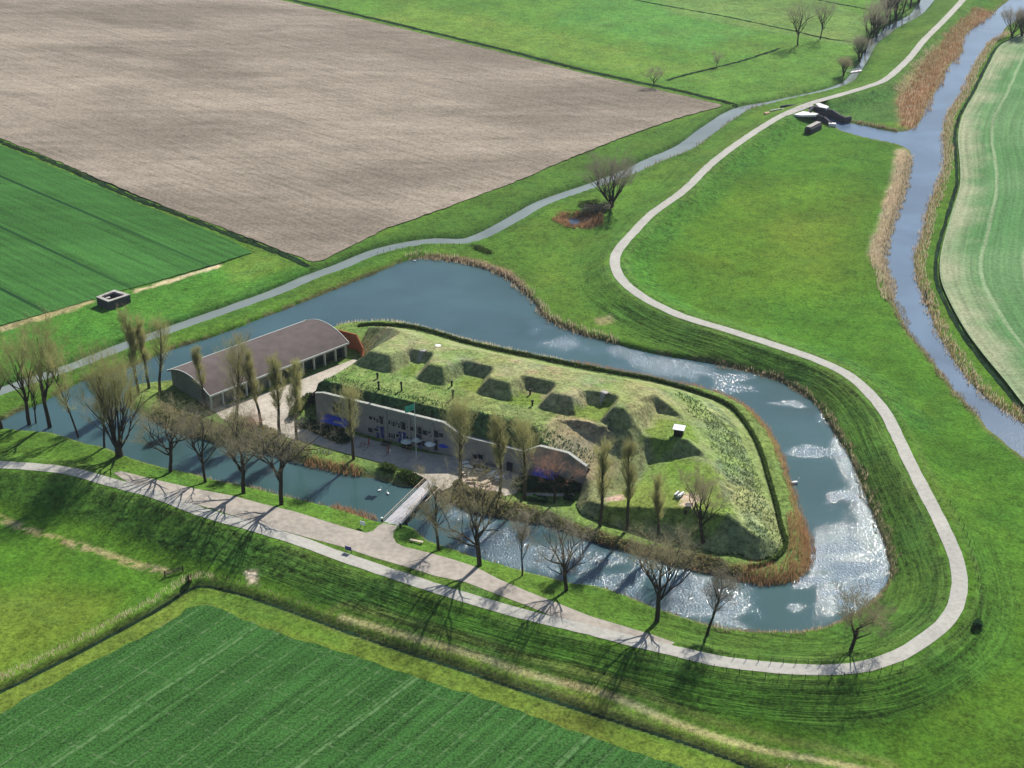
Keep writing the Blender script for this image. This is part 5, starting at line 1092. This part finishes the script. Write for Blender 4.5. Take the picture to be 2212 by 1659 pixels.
for u, v, rz, k, lb in [(1717,1044,.4,1.5,"white swan alone off the brown reeds on the right arm of the moat"),(820,1060,1,.9,"white swan left of the bridge, farther from the deck"),(838,1067,2,.9,"white swan left of the bridge, nearer to the deck"),(896,556+8,.3,.8,"white swan near the pointed north end of the moat"),(1090,1112+4,.3,.8,"white swan under the scrub right of the bridge"),(2068,876,.5,1.2,"white swan on the river near its left bank at far right")]: bird(u, v, rz, k, lb)
# woodpile and fire bowl on the lower lawn
x_, y_, z_ = atm(1466, 1072, 6.4); r_ = empty("log_pile", (x_, y_, z_), .9, "pile of pale cut logs on the lower lawn of the mound", "log pile")
for i in range(9): m = MB(); m.bar((-.7, -.6 + (i % 4) * .36, .18 + (i // 4) * .3), (.8, -.55 + (i % 4) * .36, .2 + (i // 4) * .3), .17, .15, 7); m.build("log", M['white'] if i % 3 else M['black'], r_)
x_, y_, z_ = atm(1487, 1094, 6.4); r_ = empty("fire_bowl", (x_, y_, z_), 0, "black fire bowl on a patch of pale ash, lower lawn of the mound", "fire bowl"); r_.scale = (.8, .8, .8); m = MB(); m.bar((0,0,.0),(0,0,.5),.35,.9,12); m.build("bowl", M['black'], r_)
m = MB(); x_, y_, z_ = atm(1478, 1108, 6.4); tag(m.build("x", M['black']) if False else hedge("dark_stump", [(x_, y_), (x_ + .4, y_)], .6, .5, 120, M['reed_dark'], 95, "small dark stump in front of the fire bowl", "stump", zf=lambda a, b_: a * 0 + z_))
x_, y_, z_ = atm(946, 747, 9); m = MB(); m.bar((0,0,0),(0,0,.12),.7,.6,12); o = m.build("stone_disc", M['white'], loc=(x_, y_, z_)); tag(o, "round white disc lying on the grass slope behind the first hollow", "disc")
x_, y_, z_ = atm(1412, 996, 6.5); m = MB(); m.bar((0,0,.1),(3.6,1.2,.5),.12,.1,6); m.bar((.4,-.6,.1),(2.4,1.2,.3),.1,.08,6); tag(m.build("fallen_branch", M['palewood'], loc=(x_, y_, z_)), "pale fallen branches at the left foot of the dark bank on the mound", "branch")
# chairs/rubble by the left part of the apron
x_, y_ = P(655, 770, 1.2)

# ---------------------------------------------------------------- trees
def tube(V, F, pts, rad, n=5):
    base = len(V)
    for i, p in enumerate(pts):
        d_ = (pts[min(i+1, len(pts)-1)] - pts[max(i-1, 0)]).normalized(); u_ = d_.cross(Vector((.3, .9, .1))).normalized(); w_ = d_.cross(u_)
        for j in range(n): a = 2*math.pi*j/n; V.append(p + (u_ * math.cos(a) + w_ * math.sin(a)) * rad[i])
    for i in range(len(pts)-1):
        for j in range(n): F.append((base+i*n+j, base+i*n+(j+1) % n, base+(i+1)*n+(j+1) % n, base+(i+1)*n+j))
def grow(R, start, d_, L, r0, r1, segs, up=.0, wob_=.12):
    pts = [start]; rad = [r0]; d_ = d_.normalized()
    for i in range(segs):
        d_ = (d_ + Vector((R.gauss(0, wob_), R.gauss(0, wob_), R.gauss(0, wob_ * .6) + up))).normalized()
        pts.append(pts[-1] + d_ * (L / segs)); rad.append(r0 + (r1 - r0) * (i + 1) / segs)
    return pts, rad, d_
def make_tree(kind, seed):
    R = random.Random(seed); V = []; F = []; TV = []
    def twigs(p, d_, n, L, spread, up, w_=.05):
        for _ in range(n):
            q = Vector((R.gauss(0, 1), R.gauss(0, 1), R.gauss(0, 1))).normalized(); e = (d_ * (1 - spread) + q * spread + Vector((0, 0, up))).normalized()
            l = L * R.uniform(.5, 1.2); s_ = e.cross(Vector((R.gauss(0, 1), R.gauss(0, 1), R.gauss(0, 1)))).normalized() * w_ * R.uniform(.6, 1.3)
            b0 = p + q * R.uniform(0, .15); TV.extend([b0 + s_, b0 - s_, b0 + e * l])
            if R.random() < .5:                          # a side shoot with a few buds
                m_ = b0 + e * l * .5; e2 = (e + q * .8).normalized(); s2 = s_ * .8; TV.extend([m_ + s2, m_ - s2, m_ + e2 * l * .5])
    def branch(p, d_, L, r, lv, P_):
        pts, rad, d2 = grow(R, p, d_, L, r, r * .45, 4 if lv < 2 else 3, P_['up'], P_['wob'])
        if lv <= P_['tube']: tube(V, F, pts, rad, 5 if lv < 2 else 3)
        else:
            for a, b_ in zip(pts[:-1], pts[1:]):
                s_ = (b_ - a).cross(Vector((R.gauss(0, 1), R.gauss(0, 1), 1))).normalized() * max(r * .6, .014); TV.extend([a + s_, a - s_, b_])
        if lv >= P_['lv']:
            for q in pts[1:]: twigs(q, d2, P_['tw'], P_['tl'], P_['ts'], P_['tu'], P_.get('tww', .045))
            return
        nch = P_['n'][lv]
        for i in range(nch):
            f_ = R.uniform(.35, 1.0) if i < nch - 1 else 1.0; k = min(int(f_ * (len(pts) - 1)), len(pts) - 2); g = f_ * (len(pts) - 1) - k; q = pts[k].lerp(pts[k+1], min(g, 1))
            ax = Vector((R.gauss(0, 1), R.gauss(0, 1), R.gauss(0, .4))).normalized(); e = (d2 * (1 - P_['sp']) + ax * P_['sp']).normalized()
            branch(q, e, L * R.uniform(.55, .8), r * .5, lv + 1, P_)
    H = 1.0
    if kind == 'poplar':                                 # tall, bare lower trunk, dense upright shoots
        Ht = R.uniform(15, 17); pts, rad, d_ = grow(R, Vector((0, 0, -.3)), Vector((R.uniform(-.06, .06), R.uniform(-.06, .06), 1)), Ht * .92, .36, .10, 10, .04, .035); tube(V, F, pts, rad, 7)
        PR = dict(up=.30, wob=.10, tube=0, lv=1, tw=4, tl=1.5, ts=.62, tu=.6, n=[4], sp=.55, tww=.0105)
        for i in range(58):
            f_ = R.uniform(.30, .98) ** .8; k = min(int(f_ * 10), 9); q = pts[k].lerp(pts[k+1], f_ * 10 - k); a = R.uniform(0, 6.28); L = 3.9 * (1.15 - abs(f_ - .62) * 1.5) * R.uniform(.6, 1.15)
            branch(q, Vector((math.cos(a), math.sin(a), R.uniform(.5, 1.2))), max(L, .9), .06 * (1.3 - f_), 0, PR)
        for i in range(4):
            q = pts[3].lerp(pts[4], R.random()); a = R.uniform(0, 6.28); branch(q, Vector((math.cos(a), math.sin(a), .9)), 1.2, .05, 0, dict(PR, tw=2))
    elif kind == 'thinpoplar':
        Ht = R.uniform(13.5, 15); pts, rad, d_ = grow(R, Vector((0, 0, -.3)), Vector((R.uniform(-.08, .08), 0, 1)), Ht * .92, .30, .09, 10, .04, .045); tube(V, F, pts, rad, 7)
        PR = dict(up=.4, wob=.12, tube=0, lv=1, tw=7, tl=1.3, ts=.55, tu=.6, n=[4], sp=.5, tww=.013)
        for i in range(40):
            f_ = R.uniform(.3, 1.0) ** .85; k = min(int(f_ * 10), 9); q = pts[k].lerp(pts[k+1], f_ * 10 - k); a = R.uniform(0, 6.28)
            branch(q, Vector((math.cos(a), math.sin(a), R.uniform(.4, 1.2))), R.uniform(1.0, 2.2), .05, 0, PR)
    elif kind == 'spread':                               # open bare tree with wide crown
        Ht = R.uniform(16, 18); pts, rad, d_ = grow(R, Vector((0, 0, -.3)), Vector((R.uniform(-.08, .08), R.uniform(-.08, .08), 1)), Ht * .42, .42, .30, 5, .03, .05); tube(V, F, pts, rad, 8)
        PR = dict(up=.09, wob=.16, tube=1, lv=3, tw=4, tl=1.2, ts=.7, tu=.25, n=[4, 4, 3], sp=.42, tww=.0125)
        for i in range(7):
            a = i * 2.4 + R.uniform(-.4, .4); k = 3 + (i % 3); branch(pts[min(k, 5)], Vector((math.cos(a), math.sin(a), R.uniform(.5, 1.5))), R.uniform(4.8, 6.2), .20, 0, PR)
        branch(pts[5], Vector((0, 0, 1)), 5.2, .24, 0, PR)
    elif kind == 'slim':                                 # young slender bare tree
        Ht = R.uniform(10, 12); pts, rad, d_ = grow(R, Vector((0, 0, -.3)), Vector((R.uniform(-.1, .1), 0, 1)), Ht * .85, .24, .08, 8, .03, .06); tube(V, F, pts, rad, 6)
        PR = dict(up=.15, wob=.16, tube=0, lv=2, tw=7, tl=1.0, ts=.7, tu=.3, n=[3, 3], sp=.45, tww=.015)
        for i in range(18): f_ = R.uniform(.35, 1); k = min(int(f_ * 8), 7); a = R.uniform(0, 6.28); branch(pts[k].lerp(pts[k+1], f_*8-k), Vector((math.cos(a), math.sin(a), R.uniform(.5, 1.4))), R.uniform(1.6, 3.0), .08, 0, PR)
    elif kind == 'tall':                                 # tall forked tree with fan crown
        Ht = R.uniform(19, 21); pts, rad, d_ = grow(R, Vector((0, 0, -.3)), Vector((R.uniform(-.08, .08), 0, 1)), Ht * .52, .42, .26, 7, .02, .05); tube(V, F, pts, rad, 8)
        PR = dict(up=.16, wob=.13, tube=1, lv=3, tw=6, tl=1.35, ts=.55, tu=.5, n=[4, 4, 3], sp=.36, tww=.012)
        for i in range(6): a = i * 2.3 + R.uniform(-.3, .3); branch(pts[4 + i % 4], Vector((math.cos(a) * .55, math.sin(a) * .55, 1)), R.uniform(4.8, 6.8), .2, 0, PR)
    elif kind == 'willow':                               # many stems from the base, rounded brush crown
        PR = dict(up=.10, wob=.12, tube=1, lv=3, tw=6, tl=1.35, ts=.5, tu=.4, n=[4, 4, 3], sp=.36, tww=.012)
        tube(V, F, [Vector((0, 0, -.3)), Vector((0, 0, 1.6))], [.75, .6], 8)
        for i in range(11): a = i * 2.4 + R.uniform(-.3, .3); b_ = R.uniform(.25, .8); branch(Vector((math.cos(a) * .3, math.sin(a) * .3, 1.0)), Vector((math.cos(a) * b_, math.sin(a) * b_, 1)), R.uniform(4.4, 5.8), .2, 0, PR)
    elif kind == 'small':
        pts, rad, d_ = grow(R, Vector((0, 0, -.2)), Vector((R.uniform(-.1, .1), 0, 1)), 2.6, .2, .14, 4, .02, .07); tube(V, F, pts, rad, 6)
        PR = dict(up=.1, wob=.16, tube=0, lv=2, tw=5, tl=.9, ts=.65, tu=.3, n=[4, 4], sp=.45, tww=.015)
        for i in range(9): a = i * 2.4; branch(pts[2 + i % 3], Vector((math.cos(a), math.sin(a), R.uniform(.6, 1.5))), R.uniform(2.0, 3.0), .09, 0, PR)
    tm = bpy.data.meshes.new("trunk"); tm.from_pydata([tuple(q) for q in V], [], F); tm.update()
    tw_ = np.array([tuple(q) for q in TV], np.float32); return tm, tw_
KIND = {}
def kmesh(kind, var, leaf, bark):
    key = (kind, var, leaf, bark)
    if key not in KIND:
        tm, tw_ = make_tree(kind, hash_(kind) + var * 7); tm.materials.append(M[bark]); o = mesh_np("crown", tw_, np.arange(len(tw_)).reshape(-1, 3), M[leaf]); cm = o.data; bpy.data.objects.remove(o); KIND[key] = (tm, cm)
    return KIND[key]
def hash_(s): return sum(ord(c) * (i + 3) for i, c in enumerate(s))
RT = random.Random(4)
def tree(name, kind, var, u, v, sc, label, leaf, bark='bark', z0=1.0, rz=None, lean=(0, 0), cat="tree", group=None, zf=None, sxy=None):
    if zf: x_, y_, z_ = zf(u, v, z0)
    else: x_, y_, z_ = at(u, v, z0)
    r_ = empty(name, (x_, y_, z_), 0, label, cat, group); r_.rotation_euler = (lean[0], lean[1], RT.uniform(0, 6.28) if rz is None else rz); r_.scale = (sxy or sc, sxy or sc, sc)
    tm, cm = kmesh(kind, var, leaf, bark)
    for nm, me in (("trunk", tm), ("crown", cm)): o = bpy.data.objects.new(nm, me); COL.objects.link(o); o.parent = r_
    return r_
G1 = "bare trees along the outer bank of the moat"
tree("bare_tree", 'spread', 1, 368, 1019, 0.96, "bare spreading tree, leftmost of the row on the bank above the brick track", 'twig_bare', group=G1)
tree("bare_tree", 'spread', 2, 444, 1041, 1.0, "slender bare tree second from the left in the row above the brick track", 'twig_grey', group=G1, sxy=.72)
tree("bare_tree", 'spread', 3, 526, 1066, 1.08, "bare tree third from the left in the row above the track, casting a long shadow", 'twig_bare', group=G1)
tree("bare_tree", 'spread', 4, 608, 1091, 1.1, "wide bare tree with low forked limbs left of the bridge, rightmost before it", 'twig_grey', group=G1)
tree("bare_tree", 'slim', 1, 948, 1189, 1.25, "slim straight bare tree first to the right of the bridge foot", 'twig_bare', group=G1)
tree("bare_tree", 'spread', 5, 1036, 1222, 1.1, "stout bare tree with side limbs, second to the right of the bridge", 'twig_bare', group=G1)
tree("bare_tree", 'slim', 2, 1128, 1243, 1.1, "thin nearly branchless bare tree, third to the right of the bridge", 'twig_grey', group=G1, sxy=.7)
tree("bare_tree", 'spread', 6, 1224, 1275, 0.88, "bare tree with a short thick trunk, fourth to the right of the bridge", 'twig_grey', group=G1)
tree("bare_tree", 'spread', 7, 1419, 1342, 1.05, "big bare tree with a wide fan crown near the junction of track and road", 'twig_bare', group=G1)
tree("bare_tree", 'slim', 3, 1528, 1371, 1.15, "slim bare tree leaning right, between the fan-crowned tree and the road bend", 'twig_grey', group=G1, lean=(0, .14), rz=0)
tree("bare_tree", 'small', 1, 1838, 1403, 1.7, "low bushy bare tree leaning right beside the glittering end of the moat", 'twig_bare', lean=(0, .16), rz=0)
G2 = "tall budding trees at the left end of the moat"
tree("budding_tree", 'tall', 1, 4, 926, 0.95, "tall budding tree cut by the left edge of the photo", 'twig_tall', group=G2)
tree("budding_tree", 'tall', 2, 66, 927, 1.1, "tall budding tree with leaning stems just right of the one at the left edge", 'twig_tall', group=G2, lean=(0, -.10), rz=0)
tree("budding_tree", 'tall', 5, 80, 925, .72, "shorter budding tree crowded between two taller ones at the left", 'twig_tall', group=G2, sxy=.5)
tree("budding_tree", 'tall', 3, 109, 932, 1.2, "tallest budding tree with a broad fan crown at the left end of the moat", 'twig_tall', group=G2)
tree("budding_tree", 'slim', 4, 172, 952, 1.95, "slender dark tree leaning left over the moat, right of the tallest", 'twig_tall', group=G2, lean=(0, -.10), rz=0, sxy=1.1)
tree("budding_tree", 'slim', 5, 225, 967, 1.25, "thin straight budding tree beside the many-stemmed willow", 'twig_bare', group=G2)
tree("willow_tree", 'willow', 1, 258, 985, 1.75, "large many-stemmed willow at the water's edge above the road, left", 'twig_tall', cat="willow", sxy=1.15)
tree("budding_tree", 'tall', 4, 262, 984, .98, "tall stem leaning left behind the many-stemmed willow", 'twig_tall', group=G2, lean=(0, -.2), rz=0, sxy=.6)
G3 = "poplars on the fort island"
pw = lambda u, v, z0: (*P(u, v, 1.2), 1.2)
for args in [
 ('poplar',1,345,846,1.0,"poplar at the left tip of the island, right beside the end of the shed",0),
 ('thinpoplar',2,300,852,1.28,"poplar at the far left tip of the island, its top against the canal",0),
 ('thinpoplar',3,322,838,1.18,"thin poplar with reddish top between the two at the island's left tip",0),
 ('thinpoplar',4,444,884,0.97,"dark thin poplar before the left gable of the shed",0),
 ('poplar',2,512,917,1.2,"thick double-topped poplar in front of the middle of the shed",0),
 ('thinpoplar',5,566,927,1.17,"poplar second to the right of the double-topped one, on the apron",0),
 ('thinpoplar',6,604,945,1.3,"poplar with a forked side branch low on its trunk, on the apron",-.04),
 ('thinpoplar',7,641,955,1.25,"poplar closest to the dark hedge and the left end of the fort",-.04),
 ('poplar',3,764,992,1.04,"poplar standing on the path before the left wing of the fort",0),
 ('poplar',4,994,1049,1.18,"poplar at the island end of the bridge, before the sloping wall",0),
 ('thinpoplar',8,1079,1076,1.25,"slightly leaning poplar at the right side of the pebbly terrace",-.05),
 ('poplar',5,1133,1076,1.06,"dense yellow-green poplar right of the terrace",0),
 ('thinpoplar',9,1296,1136,1.3,"poplar rising before the tan knoll at the right end of the fort",0),
 ('thinpoplar',10,1355,1144,1.24,"straight dark-stemmed poplar second from the right on the lower slope",0),
 ('thinpoplar',11,1421,1169,1.0,"thin leaning poplar left of the wide-forked tree on the lower slope",0)]:
    kd, vr, u, v, sc, lb, ln = args
    tree("poplar_tree", kd, vr, u, v, sc, lb, 'twig_pop', 'bark2', z0=1.2, group=G3, cat="poplar", lean=(0, ln), rz=0 if ln else None, zf=pw if v < 1100 and u > 400 else None)
tree("bare_tree", 'tall', 6, 1520, 1182, .78, "wide-forked bare tree on the slope before the lower lawn", 'twig_bare', z0=1.2, sxy=.95)
tree("reddish_tree", 'spread', 8, 1197, 1086, .62, "small reddish-brown bare tree before the right wing of the fort", 'twig_red', z0=1.2)
tree("bare_tree", 'small', 2, 543, 940, .8, "small dark thorny tree at the foot of the double-topped poplar", 'twig_red', z0=1.2)
tree("bare_tree", 'spread', 9, 520, 768, .42, "faint bare tree behind the roof of the shed", 'twig_grey', z0=.4)
tree("willow_tree", 'willow', 2, 1320, 446, 1.15, "big round grey willow standing alone by the narrow canal", 'twig_grey', cat="willow", sxy=1.35)
tree("bare_tree", 'spread', 10, 1723, 98, 1.1, "larger of the pair of round bare trees in the far meadow", 'twig_grey', sxy=.85)
tree("bare_tree", 'spread', 11, 1772, 84, .92, "smaller of the pair of round bare trees in the far meadow", 'twig_grey', sxy=.7)
tree("bare_tree", 'small', 3, 1413, 187, 1.1, "tiny pale bare tree at the ditch between the ploughed field and the meadow", 'twig_grey')
tree("bare_tree", 'small', 4, 1548, 143, .8, "dark little bush-like tree on the thin ditch in the far meadow", 'twig_grey')
tree("willow_tree", 'willow', 3, 1822, 163, .62, "small yellowish pollard willow by the far footbridge", 'twig_bare', cat="willow")
FR = [(1856,132,.85,3,"bare waterside tree, nearest of the row along the far canal"),(1868,116,1.0,1,"tall bare tree second in the row along the far canal"),(1882,98,.95,2,"bare tree third in the row along the far canal"),(1893,80,.8,3,"low bare tree fourth in the row along the far canal"),(1908,64,.95,1,"bare tree fifth in the row along the far canal"),(1922,52,1.05,2,"bare tree sixth in the row along the far canal"),(1935,42,1.1,3,"dark bare tree seventh in the row along the far canal"),(1950,30,1.0,1,"bare tree eighth in the row along the far canal"),(1966,18,1.1,2,"bare tree ninth in the row along the far canal"),(1984,6,1.0,3,"bare tree tenth in the row, almost at the top edge of the photo"),(1915,40,1.0,3,"bare tree behind the middle of the row along the far canal"),(1938,20,1.0,1,"bare tree behind the far end of the row along the far canal")]
for u, v, sc, vr, lb in FR: tree("waterside_tree", 'tall' if vr != 3 else 'willow', vr, u, v, sc * 1.0, lb, 'twig_grey', group="bare trees along the far canal", sxy=sc * 1.0)
tree("waterside_tree", 'willow', 2, 2186, 78, .9, "dark bare tree overhanging the river at the top right corner", 'twig_grey')
tree("waterside_tree", 'willow', 3, 2207, 80, 1.0, "second dark bare tree at the right edge, beside the one overhanging the river", 'twig_grey')
# far footbridge
x_, y_, z_ = at(1843, 158, .9); r_ = empty("footbridge", (x_, y_, z_ + .2), .5, "small pale footbridge over the far canal beside the pollard willow", "bridge"); m = MB(); m.box((0, 0, .35), (8.5, 1.6, .25)); m.build("deck", M['paleconc'], r_)
for s_ in (-1, 1): m = MB(); m.box((0, s_ * .75, 1.1), (8.5, .08, .1)); [m.box((k * 2.0, s_ * .75, .75), (.1, .1, .7)) for k in range(-2, 3)]; m.build("railing", M['trim'], r_)

# ---------------------------------------------------------------- light haze
hzm = bpy.data.materials.new("haze"); hzm.use_nodes = True; t_ = hzm.node_tree; t_.nodes.remove(t_.nodes["Principled BSDF"]); pv = t_.nodes.new("ShaderNodeVolumePrincipled")
pv.inputs["Color"].default_value = (.80, .88, 1, 1); pv.inputs["Density"].default_value = .00005; pv.inputs["Anisotropy"].default_value = .2; t_.links.new(pv.outputs[0], t_.nodes["Material Output"].inputs["Volume"])
m = MB(); m.box((0, 3000, 78), (14000, 14000, 166)); 
HAZE = True
if HAZE: o = m.build("haze", hzm); tag(o, kind='stuff')
